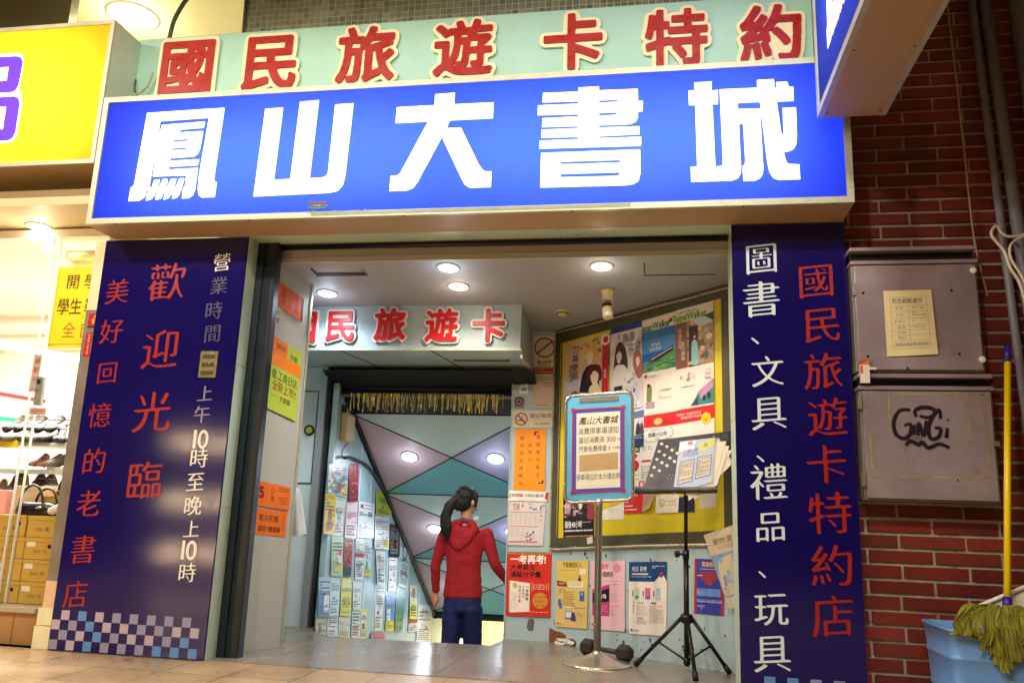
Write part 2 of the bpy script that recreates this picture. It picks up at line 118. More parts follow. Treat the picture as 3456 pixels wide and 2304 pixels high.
class MB:
    def __init__(s): s.v = []; s.f = []; s.m = []; s.ms = []; s.sm = []
    def mi(s, m):
        if m not in s.ms: s.ms.append(m)
        return s.ms.index(m)
    def poly(s, pts, m, smooth=False):
        b = len(s.v); s.v += [tuple(p) for p in pts]; s.f.append(tuple(range(b, b+len(pts)))); s.m.append(s.mi(m)); s.sm.append(smooth)
    def add(s, vs, fs, m, smooth=False):
        b = len(s.v); s.v += [tuple(p) for p in vs]; k = s.mi(m)
        for f in fs: s.f.append(tuple(i+b for i in f)); s.m.append(k); s.sm.append(smooth)
    def box(s, a, b, m, c=0.):
        (x0,y0,z0),(x1,y1,z1) = [min(p,q) for p,q in zip(a,b)], [max(p,q) for p,q in zip(a,b)]
        s.hexa([(x0,y0,z0),(x1,y0,z0),(x1,y1,z0),(x0,y1,z0),(x0,y0,z1),(x1,y0,z1),(x1,y1,z1),(x0,y1,z1)], m)
    def hexa(s, p, m):
        s.add(p, [(0,3,2,1),(4,5,6,7),(0,1,5,4),(1,2,6,5),(2,3,7,6),(3,0,4,7)], m)
    def obox(s, O, u, v, n, a, b, m):            # box in a local frame, a and b its corners in (u,v,n)
        O, u, v, n = Vector(O), Vector(u), Vector(v), Vector(n)
        P = lambda x,y,z: O+u*x+v*y+n*z
        (x0,y0,z0),(x1,y1,z1) = a, b
        s.hexa([P(x0,y0,z0),P(x1,y0,z0),P(x1,y1,z0),P(x0,y1,z0),P(x0,y0,z1),P(x1,y0,z1),P(x1,y1,z1),P(x0,y1,z1)], m)
    def tube(s, path, r, m, n=8, caps=True, sx=1.):
        if isinstance(r, tuple): r = list(r)
        path = [Vector(p) for p in path]; R = r if isinstance(r, (list,tuple)) else [r]*len(path); rings = []; ref = None
        for i, p in enumerate(path):
            t = (path[min(i+1,len(path)-1)]-path[max(i-1,0)]).normalized()
            if ref is None: ref = Vector((0,0,1)) if abs(t.z) < .9 else Vector((1,0,0))
            a = t.cross(ref).normalized(); b = a.cross(t).normalized(); ref = b
            rings.append([p+(a*math.cos(2*math.pi*k/n)*sx+b*math.sin(2*math.pi*k/n))*R[i] for k in range(n)])
        vs = [q for g in rings for q in g]; fs = []
        for i in range(len(path)-1):
            for k in range(n): fs.append((i*n+k, i*n+(k+1)%n, (i+1)*n+(k+1)%n, (i+1)*n+k))
        if caps: fs += [tuple(range(n))[::-1], tuple(range((len(path)-1)*n, len(path)*n))]
        s.add(vs, fs, m, n > 6)
    def lathe(s, prof, c, m, n=24, axis=(0,0,1), caps=True):
        ax = Vector(axis).normalized(); ref = Vector((1,0,0)) if abs(ax.x) < .9 else Vector((0,1,0)); a = ax.cross(ref).normalized(); b = ax.cross(a); c = Vector(c)
        vs = [c+ax*h+(a*math.cos(2*math.pi*k/n)+b*math.sin(2*math.pi*k/n))*max(r,1e-4) for r,h in prof for k in range(n)]; fs = []
        for i in range(len(prof)-1):
            for k in range(n): fs.append((i*n+k, i*n+(k+1)%n, (i+1)*n+(k+1)%n, (i+1)*n+k))
        if caps: fs += [tuple(range(n))[::-1], tuple(range((len(prof)-1)*n, len(prof)*n))]
        s.add(vs, fs, m, True)
    def loops(s, loops, F, h0, h1, m, ms=None):   # flat outline with holes, from height h0 to h1; F(x,y,h) gives the point
        def inside(q, P):
            c = False
            for i in range(len(P)):
                (x1,y1),(x2,y2) = P[i],P[i-1]
                if (y1 > q[1]) != (y2 > q[1]) and q[0] < (x2-x1)*(q[1]-y1)/(y2-y1)+x1: c = not c
            return c
        par = [[j for j in range(len(loops)) if j != i and inside(loops[i][0], loops[j])] for i in range(len(loops))]
        for i,l in enumerate(loops):
            if len(par[i])%2: continue
            G = [l]+[loops[j] for j in range(len(loops)) if len(par[j]) == len(par[i])+1 and i in par[j]]
            for tri, pts in fill(G): s.add([F(x,y,h1) for x,y in pts], tri, m)
        if h1-h0 > 1e-6:
            for l in loops:
                k = len(l); s.add([F(x,y,h0) for x,y in l]+[F(x,y,h1) for x,y in l], [(i,(i+1)%k,k+(i+1)%k,k+i) for i in range(k)], ms or m)
    def build(s, name, parent=None, world=True, bevel=0., recalc=True):
        me = bpy.data.meshes.new(name); me.from_pydata(s.v, [], s.f)
        for m in s.ms: me.materials.append(m)
        me.polygons.foreach_set('material_index', s.m); me.polygons.foreach_set('use_smooth', s.sm); me.update()
        if recalc:
            bm = bmesh.new(); bm.from_mesh(me); bmesh.ops.recalc_face_normals(bm, faces=bm.faces); bm.to_mesh(me); bm.free()
        o = bpy.data.objects.new(name, me); col.objects.link(o)
        if parent:
            o.parent = parent
            if world: o.matrix_parent_inverse = (Matrix.Translation(parent.location) @ parent.rotation_euler.to_matrix().to_4x4()).inverted()
        if bevel:
            bv = o.modifiers.new('bevel', 'BEVEL'); bv.width = bevel; bv.segments = 2; bv.limit_method = 'ANGLE'
        return o
# ------------------------------------------------ lettering
_raw = {}
def raw(ch):
    if ch in _raw: return _raw[ch]
    c = bpy.data.curves.new('text', 'FONT'); c.body = ch; c.size = 1; c.resolution_u = 4
    o = bpy.data.objects.new('text', c); col.objects.link(o)
    me = o.to_mesh(); me.calc_loop_triangles()
    v = np.array([x.co[:2] for x in me.vertices]) if len(me.vertices) else np.zeros((0,2)); t = [tuple(l.vertices) for l in me.loop_triangles]
    o.to_mesh_clear(); bpy.data.objects.remove(o); bpy.data.curves.remove(c)
    _raw[ch] = (v, t); return _raw[ch]
_b = raw('國')[0]; EC = (_b.min(0)+_b.max(0))/2; ES = (_b.max(0)-_b.min(0)).max()/.9
def glyph(ch):                                    # vertices centred on the em box, one em high
    v, t = raw(ch)
    if not len(v): return v, t
    if ord(ch) > 0x2fff: c = EC
    else: c = np.array([(v[:,0].min()+v[:,0].max())/2, EC[1]])
    return (v-c)/ES, t
def width(ch):
    if ord(ch) > 0x2fff: return 1.
    v = raw(ch)[0]
    return .3 if not len(v) else (v[:,0].max()-v[:,0].min())/ES+.09
def simp(P, tol):
    if len(P) < 4: return P
    P = np.array(P); keep = [0]; 
    def dp(a, b):
        if b-a < 2: return
        d = P[b]-P[a]; L = np.hypot(*d); q = P[a+1:b]-P[a]
        e = np.abs(q[:,0]*d[1]-q[:,1]*d[0])/L if L > 1e-9 else np.hypot(q[:,0], q[:,1])
        i = int(e.argmax())
        if e[i] > tol: dp(a, a+1+i); keep.append(a+1+i); dp(a+1+i, b)
    h = len(P)//2; keep.append(h); dp(0, h); Q = np.vstack([P, P[:1]]); P = Q; dp(h, len(Q)-1)
    return [tuple(P[i]) for i in sorted(set(keep))]
_out = {}
def outline(ch, grow, thin=0., nib=None, N=150, shear=0., round_=1):   # a heavier or brushed cut of a character, as outline loops
    key = (ch, grow, thin, nib, shear, N)
    if key in _out: return _out[key]
    R = .68; v, t = glyph(ch); v = v.copy(); v[:,1] += shear*v[:,0]
    g = np.zeros((N,N), bool); px = 2*R/N; xs = -R+px*(np.arange(N)+.5)
    for a,b,c in t:
        A,B,C = v[a],v[b],v[c]; lo = np.minimum(np.minimum(A,B),C); hi = np.maximum(np.maximum(A,B),C)
        i0,i1 = int((lo[0]+R)/px)-1, int((hi[0]+R)/px)+2; j0,j1 = int((lo[1]+R)/px)-1, int((hi[1]+R)/px)+2
        i0,j0 = max(i0,0),max(j0,0); X,Y = np.meshgrid(xs[i0:i1], xs[j0:j1])
        s1 = (B[0]-A[0])*(Y-A[1])-(B[1]-A[1])*(X-A[0]); s2 = (C[0]-B[0])*(Y-B[1])-(C[1]-B[1])*(X-B[0]); s3 = (A[0]-C[0])*(Y-C[1])-(A[1]-C[1])*(X-C[0])
        g[j0:j1,i0:i1] |= ((s1>=0)&(s2>=0)&(s3>=0))|((s1<=0)&(s2<=0)&(s3<=0))
    def disk(rx, ry=None, ang=0.):
        ry = ry or rx; k = int(max(rx,ry)/px)+1; ca, sa = math.cos(ang), math.sin(ang)
        return [(i,j) for i in range(-k,k+1) for j in range(-k,k+1) if ((i*ca+j*sa)*px/rx)**2+((-i*sa+j*ca)*px/ry)**2 <= 1]
    def dil(a, D):
        o = np.zeros_like(a)
        for i,j in D: o |= np.roll(np.roll(a, j, 0), i, 1)
        return o
    if thin: g = ~dil(~g, disk(thin))
    if nib: g = dil(g, disk(*nib))
    if grow: g = dil(g, disk(grow))
    f = g.astype(float)
    for _ in range(round_+1): f = (f+np.roll(f,1,0)+np.roll(f,-1,0)+np.roll(f,1,1)+np.roll(f,-1,1))/5
    f[0]=f[-1]=0; f[:,0]=f[:,-1]=0
    seg = {}
    TB = {1:[(3,0)],2:[(0,1)],3:[(3,1)],4:[(1,2)],5:[(3,2),(1,0)],6:[(0,2)],7:[(3,2)],8:[(2,3)],9:[(2,0)],10:[(0,3),(2,1)],11:[(2,1)],12:[(1,3)],13:[(1,0)],14:[(0,3)]}
    b = f > .5; code = b[:-1,:-1]*1+b[:-1,1:]*2+b[1:,1:]*4+b[1:,:-1]*8
    for j,i in np.argwhere((code > 0)&(code < 15)):
        c = int(code[j,i]); q = [(j,i),(j,i+1),(j+1,i+1),(j+1,i)]
        def key_(e): return (('h',j,i),('v',j,i+1),('h',j+1,i),('v',j,i))[e]
        for e0,e1 in TB[c]: seg[key_(e0)] = key_(e1)
    def pt(k):
        d,j,i = k
        if d == 'h': a0,a1 = f[j,i],f[j,i+1]; s = (.5-a0)/(a1-a0); return (xs[i]+s*px, xs[j])
        a0,a1 = f[j,i],f[j+1,i]; s = (.5-a0)/(a1-a0); return (xs[i], xs[j]+s*px)
    L = []
    while seg:
        k0 = next(iter(seg)); k = k0; l = []
        while k in seg: l.append(pt(k)); k = seg.pop(k)
        l = simp(l, px*.28)
        if len(l) > 2: L.append(l)
    _out[key] = L; return L
KAI = dict(grow=0, thin=.024, nib=(.034,.008,math.radians(-24)), shear=.10, N=190)
def put(mb, ch, F, cx, cy, s, m, h=0., d=0., style=None, asp=1., slant=0.):   # F(x,y,h) -> point; s = em height
    sp = 0
    if len(ch) > 1:
        ws = [width(c) for c in ch]; x = -sum(ws)/2
        for c, wd in zip(ch, ws): put(mb, c, F, cx+(x+wd/2)*s*asp, cy, s, m, h, d, style, asp, slant); x += wd
        return
    if ch == ' ': return
    if style:
        kw = style if isinstance(style, dict) else dict(grow=style)
        mb.loops(outline(ch, **kw), lambda x,y,hh: F(cx+(x+slant*y)*s*asp, cy+y*s, hh), h, h+d, m)
    else:
        v, t = glyph(ch)
        if len(v): mb.add([F(cx+(x+slant*y)*s*asp, cy+y*s, h+d) for x,y in v], t, m)
def frame(O, u, v, n):
    O, u, v, n = Vector(O), Vector(u), Vector(v), Vector(n)
    return lambda x,y,h=0.: O+u*x+v*y+n*h
Xv, Zv = Vector((1,0,0)), Vector((0,0,1))
def yplane(Y): return frame((0,Y,0), Xv, Zv, (0,-1,0))
def wall_dir(a, b):
    u = (Vector(b)-Vector(a)).normalized(); return Vector(a), u, Vector((u.y,-u.x,0))
A0, Au, An = wall_dir((-.82,1.70,0), (.55,.74,0)); L0, Lu, Ln = wall_dir((-2.70,.30,0), (-2.575,.69,0))
PL = {'A':frame(A0,Au,Zv,An), 'L':frame(L0,Lu,Zv,Ln), 'PIL':yplane(1.70), 'ST':frame((-2.7,0,0),(0,1,0),Zv,(1,0,0)), 'PAN':yplane(0), 'SIGN':yplane(-.32),
 'BEAM':yplane(1.12), 'CAB':yplane(-.1), 'YEL':yplane(-.3), 'GLA':yplane(.15), 'STD':yplane(.785),
 'MS':frame(DATA_MS['O'],DATA_MS['u'],DATA_MS['v'],DATA_MS['n'])}
# ------------------------------------------------ setting
M_alu = mat('aluminium frame', '#b9bda6', .45, .35, var=.12, vs=9, stain='#7b7a62', ss=14, st=.62)
M_beige = mat('beige painted soffit', '#b0936a', .55, var=.05, vs=3, stain='#a08a68', ss=5, st=.62)
M_green = mat('pale green tile', '#b9cdb9', .4, var=.06, vs=5, stain='#8d9878', ss=7, st=.6)
M_dark = mat('dark teal steel', '#1d2b33', .38, .3, var=.2, vs=8)
M_black = mat('black', '#0b0b0c', .5)
M_navy = mat('navy corrugated board', '#170f56', .12, bump=.035, bs=10, stretch=(40,40,.4), spec=.42)
M_wall = mat('blue grey painted metal', '#a9bcbe', .42, var=.05, vs=4, stain='#77827d', ss=9, st=.66, bump=.03, bs=20)
M_ceil = mat('grey white ceiling paint', '#a4a8b0', .6, var=.03, vs=2)
M_steel = mat('brushed steel', '#b4b8b8', .32, .6, var=.06, vs=6, stretch=(25,25,.6))
M_screw = mat('dark screw', '#3a2c20', .5, .6)
f = MB()
# street-side arcade paving: beige tiles with grout
def tiles(name, c1, c2, grout, sx, sy, rough, mort=.012, var=.5):
    m = mat(name, c1, rough, spec=.5); n = m.node_tree; b = n.nodes['Principled BSDF']
    tc = n.nodes.new('ShaderNodeTexCoord'); br = n.nodes.new('ShaderNodeTexBrick'); br.offset = 0; br.inputs['Scale'].default_value = 1
    br.inputs['Color1'].default_value = (*lin(c1),1); br.inputs['Color2'].default_value = (*lin(c2),1); br.inputs['Mortar'].default_value = (*lin(grout),1)
    br.inputs['Mortar Size'].default_value = mort*.5; br.inputs['Brick Width'].default_value = sx; br.inputs['Row Height'].default_value = sy
    n.links.new(tc.outputs['Object'], br.inputs['Vector'])
    no = n.nodes.new('ShaderNodeTexNoise'); no.inputs['Scale'].default_value = 2.6; no.inputs['Detail'].default_value = 4; no.inputs['Roughness'].default_value = .5; n.links.new(tc.outputs['Object'], no.inputs['Vector'])
    mr = n.nodes.new('ShaderNodeMapRange'); mr.inputs[1].default_value=.3; mr.inputs[2].default_value=.7; mr.inputs[3].default_value = 1-var*.5; mr.inputs[4].default_value = 1+var*.3; n.links.new(no.outputs[0], mr.inputs[0])
    s = n.nodes.new('ShaderNodeVectorMath'); s.operation='SCALE'; n.links.new(br.outputs[0], s.inputs[0]); n.links.new(mr.outputs[0], s.inputs['Scale']); n.links.new(s.outputs[0], b.inputs['Base Color'])
    r2 = n.nodes.new('ShaderNodeMapRange'); r2.inputs[1].default_value=.35; r2.inputs[2].default_value=.65; r2.inputs[3].default_value = rough*.7; r2.inputs[4].default_value = rough*1.5; n.links.new(no.outputs[0], r2.inputs[0]); n.links.new(r2.outputs[0], b.inputs['Roughness'])
    bp = n.nodes.new('ShaderNodeBump'); bp.inputs['Strength'].default_value=.25; bp.inputs['Distance'].default_value=.004; n.links.new(br.outputs['Fac'], bp.inputs['Height']); bp.invert = True; n.links.new(bp.outputs[0], b.inputs['Normal'])
    return m
M_tile = tiles('beige floor tile', '#b79c76', '#ab8f6a', '#7f6b4d', .4, .4, .3, var=.25)
f.poly([(-14,-16,0),(12,-16,0),(12,.02,0),(-14,.02,0)], M_tile)
tag(f.build('arcade_floor'), kind='structure')
M_gran = mat('polished brown granite', '#857c70', .24, var=.05, vs=2.5, spec=.55)
f = MB(); top = [(-3.4,.02),(.9,.02),(.9,1.95),(-1.176,1.95),(-1.176,1.66),(-1.21,1.335),(-2.465,1.25),(-2.72,1.55),(-2.72,1.95),(-3.4,1.95)]
f.loops([top], lambda x,y,h: (x,y,h), -.16, .004, M_gran)
f.box((-2.4,.36,.0045),(-2.398,1.25,.0055), mat('granite joint','#4a443a',.6)); f.box((-1.3,.02,.0045),(-1.298,1.3,.0055), mat('granite joint','#4a443a'))
tag(f.build('entrance_floor'), kind='structure')
f = MB(); M_step = mat('terrazzo step', '#8f887c', .4, var=.25, vs=60)
for i in range(15): f.box((-2.7,1.3+.27*i,-.17*(i+1)-.17),(-1.15,1.3+.27*(i+1)+.02,-.17*(i+1)), M_step)
tag(f.build('staircase'), kind='structure')
f = MB(); f.box((-4,5.3,-2.76),(1,9,-2.70), mat('basement tile','#d8cdb4',.3,var=.06)); tag(f.build('basement_floor'), kind='structure')
# mosaic wall above the signs: small glazed tiles in one mesh
f = MB(); M_mos = island('olive glass mosaic', ['#54644a','#6c785c','#5c705a','#858c70','#4a5a48','#73826c'], .12, bump=.25, bs=90, spec=.8)
f.box((-3.012,.045,2.76),(1.0,.25,5.4), mat('mosaic grout','#a8a387',.8,var=.1))
p = .047
for i in range(int(4.0/p)):
    for j in range(22):
        x, z = -3.01+i*p+.004, 4.2+j*p; a, b = random.gauss(0,.0011), random.gauss(0,.0011)
        f.poly([(x,.042+a,z),(x+p-.006,.042+b,z),(x+p-.006,.042-a,z+p-.006),(x,.042-b,z+p-.006)], M_mos)
tag(f.build('mosaic_wall'), 'olive green mosaic tiled wall above the pale green signboard', 'wall')
# brick wall: every brick stands proud of the mortar, one mesh
f = MB(); M_brk = island('dark red brick', ['#62211b','#76281e','#6c241d','#842f22','#5e221e','#702924','#7a2d24'], .42, bump=.35, bs=45)
f.box((1.0,.072,-.02),(3.4,.30,5.4), mat('dirty mortar','#a89d86',.85,var=.3,vs=9,stain='#4a433a',ss=3,st=.58,bump=.5,bs=40))
row = 0; z = .012
while z < 5.3:
    x = 1.01-random.random()*.02-(row%2)*.18
    while x < 3.3:
        wd = .35; a, b = max(x,1.005), x+wd-.013; h = .068; y = .058+random.uniform(-.002,.002)
        if b-a > .03:
            c = .004; f.add([(a,.075,z),(b,.075,z),(b,.075,z+h),(a,.075,z+h),(a+c,y,z+c),(b-c,y,z+c),(b-c,y,z+h-c),(a+c,y,z+h-c)], [(4,5,6,7),(0,1,5,4),(1,2,6,5),(2,3,7,6),(3,0,4,7)], M_brk)
        x += wd
    z += .083; row += 1
tag(f.build('brick_wall'), 'dark red brick wall behind the steel meter cabinets and grey pipes', 'wall')
# ------------------------------------------------ the bookshop entrance
E = thing('bookshop_entrance', 'open bookshop entrance with pale blue metal walls, low ceiling and stairs going down', 'shop entrance', (-1.2,.5,0))
zc = lambda y: 2.70-.135*y
f = MB(); f.poly([(-3.6,.22,zc(.22)),(.9,.22,zc(.22)),(.9,2.4,zc(2.4)),(-3.6,2.4,zc(2.4))], M_ceil)
D_ = mat('dark slot', '#14171a', .7)
def cstrip(x0,y0,x1,y1,m=D_,d=.004): f.hexa([(x0,y0,zc(y0)-d),(x1,y0,zc(y0)-d),(x1,y1,zc(y1)-d),(x0,y1,zc(y1)-d),(x0,y0,zc(y0)+.002),(x1,y0,zc(y0)+.002),(x1,y1,zc(y1)+.002),(x0,y1,zc(y1)+.002)], m)
cstrip(-2.47,.485,-2.08,.535); cstrip(-2.472,.40,-2.455,.535); cstrip(-2.09,.42,-2.08,.535,mat('vent edge','#8a8a88',.6))
cstrip(-.084,.40,-.079,.61); cstrip(-.084,.603,.40,.609)
f.build('ceiling', E)
f = MB(); f.box((-3.4,.235,zc(.235)-.03),(.5,.262,2.76), mat('fascia paint','#b3aea6',.6,var=.04)); f.build('fascia', E)
f = MB()                                            # tiled lintel and the slot of the front shutter behind it
for a,b in ((-2.752,-1.72),(-1.714,-.62),(-.614,.457)): f.box((a,-.0,2.752),(b,.165,2.80), M_green)
f.box((-1.72,.0,2.753),(-1.714,.165,2.79), mat('tile joint','#c0a884',.7)); f.box((-.62,.0,2.753),(-.614,.165,2.79), mat('tile joint','#c0a884'))
f.box((-2.752,.165,2.77),(.457,.235,2.83), M_black)
f.tube([(-2.70,.20,2.735),(.45,.20,2.735)], .018, mat('shutter bottom rail','#232a38',.35,.5), 10)
f.build('lintel', E)
f = MB()                                            # pillars carrying the two tall sign panels
f.box((-3.83,.0,.0),(-2.752,.135,2.75), M_green)
for z in (.93,1.86): f.box((-2.7535,-.001,z),(-2.7505,.136,z+.008), mat('tile joint','#c0a884'))
f.build('front_pillar', E)
f = MB(); f.box((.457,.0,0),(1.118,.30,2.75), M_green); f.box((.4555,-.001,1.55),(.4575,.3,1.558), mat('tile joint','#c0a884')); f.build('front_pillar', E)
f = MB(); f.box((-2.752,.135,0),(-2.70,.22,2.755), M_dark); f.box((-2.70,.15,0),(-2.685,.25,2.755), M_dark); f.box((-2.685,.135,0),(-2.60,.20,2.755), M_dark)
f.box((-2.62,.132,0),(-2.605,.135,2.755), mat('dark rubber','#20150f',.7)); f.build('shutter_guide', E)
# left angled wall
f = MB(); f.obox(L0,Lu,Zv,Ln,(-.12,0,-.03),(.405,2.66,0), mat('grey white metal wall','#b6bab4',.4,var=.05,vs=3,stain='#80867f',ss=12,st=.68))
f.obox(L0,Lu,Zv,Ln,(.405,0,-.06),(.425,2.66,.006), M_alu); f.build('side_wall', E)
for u,z,a,b in ((.33,.52,.012,.008),(.3,.3,.02,.006),(.12,.72,.03,.02),(.05,.6,.02,.004)): pass
# recess behind it with the access panel
f = MB(); M_rec = mat('recess blue grey metal','#d2dede',.42,var=.06,vs=3)
f.box((-3.35,1.66,0),(-2.84,1.72,2.55), M_rec); f.box((-3.38,.3,0),(-3.35,1.70,2.66), M_rec); f.build('recess_wall', E)
f = MB(); f.box((-3.2,1.648,1.16),(-2.868,1.658,1.93), M_rec); f.box((-3.2,1.655,1.15),(-2.862,1.6595,1.94), D_); ap = f.build('access_panel', E)
f = MB(); f.lathe([(.0,0),(.046,0),(.046,.012),(.036,.012),(.036,.009),(0,.009)], (-2.915,1.648,1.60), mat('lock black','#23261c',.4), 24, (0,-1,0))
f.lathe([(.019,0),(.030,0),(.030,.003),(.019,.003)], (-2.915,1.638,1.60), mat('lock yellow','#b8bd3c',.5), 20, (0,-1,0)); f.build('lock', ap)
f = MB(); f.box((-2.845,1.62,0),(-2.785,1.73,2.3), M_steel); f.box((-2.785,1.66,0),(-2.765,1.80,2.3), mat('jamb dark','#2c3436',.5)); f.build('door_jamb', E)
# notice wall (angled) and pillar
f = MB(); f.obox(A0,Au,Zv,An,(0,0,-.05),(1.75,2.72,0), M_wall); nw = f.build('notice_wall', E)
for u0,u1,z in ((0.02,.24,.0),):
    g = MB(); pts = [(-.002,.0),(.27,.0),(.272,.035),(.24,.05),(.2,.046),(.17,.035),(.165,.07),(.12,.085),(.06,.088),(.02,.10),(-.002,.102)]
    g.loops([[(a,b+.004) for a,b in pts]], PL['A'], 0, .0025, mat('bare plaster','#7a4a2c',.9,var=.3,vs=20,bump=.8,bs=60)); g.build('broken_plaster', nw)
    g = MB(); PA = PL['A']; g.add([PA(.17+.10*math.cos(a)*r+.03*math.sin(5*a), .02+.03*math.sin(a)*r, .02+.012*math.cos(3*a)) for r in (.3,1) for a in np.linspace(0,6.28,12,False)], [(i,(i+1)%12,12+(i+1)%12,12+i) for i in range(12)]+[tuple(range(12))], mat('crumpled plastic','#d8d4c8',.25)); 
    tag(g.build('crumpled_bag'), 'crumpled clear plastic scrap on the floor beside the broken plaster', 'litter')
rs = random.Random(3); g = MB(); M_chip = mat('paint chip','#4b463c',.8)
for k in range(46):
    a, b, s = rs.uniform(.02,1.6), rs.choice([rs.uniform(.05,.2), rs.uniform(.62,.70), rs.uniform(.1,.68)]), rs.uniform(.004,.013)
    g.loops([[(a+s*math.cos(q)*rs.uniform(.4,1.2), b+s*1.6*math.sin(q)*rs.uniform(.4,1.2)) for q in np.linspace(0,6.28,7,False)]], PL['A'], 0, .001, M_chip)
g.build('paint_chips', nw)
f = MB(); f.box((-1.176,1.70,0),(-.80,1.95,2.6), M_wall); f.box((-1.184,1.69,0),(-1.176,1.93,2.3), M_wall); f.build('inner_pillar', E)
# beam over the stair door is a sign of its own (below); door shutter, stair well
f = MB(); M_sh = mat('navy roller slat','#1d2634',.4,.35,var=.1)
for k in range(6):
    z = 1.92+k*.042; f.tube([(-2.77,1.76,z+.02),(-1.18,1.76,z+.02)], .0215, M_sh, 10)
f.box((-2.77,1.735,1.905),(-1.18,1.775,1.925), mat('slat edge','#6a5a48',.5,.5)); f.box((-2.83,1.74,2.14),(-1.18,1.95,2.4), M_black)
f.build('roller_shutter', E)
f = MB(); yc = lambda y: 1.777-.625*(y-2.08)
M_stw = mat('pale blue stair wall','#a6c4cc',.35,var=.04,vs=3)
f.loops([[(1.7,-3),(9,-3),(9,-.3),(5.36,yc(5.36)),(1.7,yc(1.7))]], PL['ST'], -.05, 0, M_stw)
for y in (2.05,2.36,2.68,3.0,3.35,3.72,4.15,4.6,5.05): f.obox((-2.7,0,0),(0,1,0),Zv,(1,0,0),(y,-2,0),(y+.028,yc(y)-.02,.003), mat('wall batten','#dfe6e4',.4))
f.build('stair_wall', E)
f = MB(); f.loops([[(1.955,-3),(9,-3),(9,-.3),(5.36,yc(5.36)),(1.955,yc(1.955))]], frame((-1.08,0,0),(0,1,0),Zv,(-1,0,0)), -.05, 0, M_stw); f.build('stair_wall', E)
f = MB(); S_ = lambda x,y,d=0.: (x, y, yc(y)-d)
cols = [mat('mint ceiling panel','#cfe2da',.55,var=.03),mat('mauve ceiling panel','#d3b6be',.55,var=.03),mat('lilac ceiling panel','#b6b0d2',.55,var=.03),mat('teal ceiling panel','#74bcc4',.55,var=.03)]
xl, xr = -2.7, -1.08; xm = (xl+xr)/2
f.poly([S_(xl-.1,1.55),S_(xr+.1,1.55),S_(xr+.1,2.035),S_(xl-.1,2.035)], M_black)
for r in range(3):
    y0 = 2.05+1.075*r; y1 = y0+1.065; ym = (y0+y1)/2; c = S_(xm,ym)
    f.poly([S_(xl,y0),S_(xr,y0),c], cols[0]); f.poly([S_(xl,y0),c,S_(xl,y1)], cols[1]); f.poly([S_(xr,y0),S_(xr,y1),c], cols[2]); f.poly([S_(xl,y1),c,S_(xr,y1)], cols[3])
    for a,b in (((xl,y0),(xr,y1)),((xr,y0),(xl,y1)),((xl,y1),(xr,y1))): f.tube([S_(*a,.001),S_(*b,.001)], .006, D_, 6)
f.poly([S_(xl,1.6,-.02),S_(xr,1.6,-.02),S_(xr,5.4,-.02),S_(xl,5.4,-.02)], D_)
f.tube([S_(xl+.02,1.85,.02),S_(xl+.02,5.36,.02)], .022, mat('black trim','#17191d',.5), 8)
f.box((xl,5.30,yc(5.30)-.06),(xr,5.36,yc(5.3)), D_)
f.box((-4,5.36,yc(5.36)),(1,9,yc(5.36)+.05), M_ceil)
f.build('stair_ceiling', E)
f = MB(); f.box((-4,7.6,-2.7),(1,7.7,-.2), mat('basement cream wall','#e3d3a4',.5,var=.05)); f.box((-1.9,7.35,-1.3),(-1.0,7.6,-.98), mat('basement shelf','#d8cdb8',.5)); f.build('basement_wall', E)
# gold tinsel hung under the shutter
f = MB(); M_gold = mat('gold tinsel','#d6c066',.35,.5,var=.3,vs=20); rt = random.Random(5)
for k in range(120):
    x = -2.6+1.34*(k+rt.random())/120
    if rt.random() < .18: continue
    L = rt.uniform(.09,.17); wd = rt.uniform(.004,.011); t = rt.gauss(0,.012); q = []
    for j in range(5): q += [(x+t*j/4-wd/2+rt.gauss(0,.001), 1.725+.006*math.sin(j*1.7+k), 1.935-L*j/4),(x+t*j/4+wd/2, 1.725+.006*math.sin(j*1.7+k+1), 1.935-L*j/4)]
    f.add(q, [(2*j,2*j+1,2*j+3,2*j+2) for j in range(4)], M_gold)
tag(f.build('tinsel_fringe', recalc=False), 'gold tinsel fringe hanging under the dark roller shutter', 'decoration')
# ------------------------------------------------ lamps: recessed downlights with their own light
def downlight(name, label, loc, nrm, r, color, power, es, group=None, spot=None, side=.03):
    t = thing(name, label, 'ceiling light', loc, group); N = Vector(nrm).normalized(); q = Vector((0,0,-1)).rotation_difference(N).to_matrix()
    f = MB(); pr = [(r*1.25,0),(r*1.25,.006),(r*1.02,.010),(r*.98,.004),(r*.98,0)]
    f.lathe(pr, loc, mat('lamp trim','#d8d6cf',.4), 28, N, caps=False); f.build('trim', t)
    f = MB(); f.lathe([(0,.004),(r*.97,.004)], loc, mat('lamp glass '+name+color, color, .3, emit=color, es=es), 28, N, caps=False); f.build('lamp_glass', t)
    l = bpy.data.lights.new('lamp', 'SPOT'); l.energy = power; l.color = lin(color); l.shadow_soft_size = r; l.spot_size = math.radians(spot or 150); l.spot_blend = .6 if not spot else .15
    lo = bpy.data.objects.new('lamp', l); col.objects.link(lo); lo.parent = t; lo.location = N*(.02+r*.2); lo.rotation_euler = q.to_euler()
    l = bpy.data.lights.new('lamp_spill', 'POINT'); l.energy = power*side; l.color = lin(color); l.shadow_soft_size = r*.8
    lo = bpy.data.objects.new('lamp_spill', l); col.objects.link(lo); lo.parent = t; lo.location = N*(.05+r*.9)
    return t
CW, WW = '#dcecff', '#ffedd4'
g4 = 'downlights in the entrance ceiling'; up = Vector((0,-.135,-1)).normalized()
def ent(x, y, c, lab, p=42): downlight('downlight', lab, (x,y,zc(y)), up, .066, c, p, 14, g4)
ent(-1.449,.425,CW,'cool white recessed downlight in entrance ceiling, in front of the warm one')
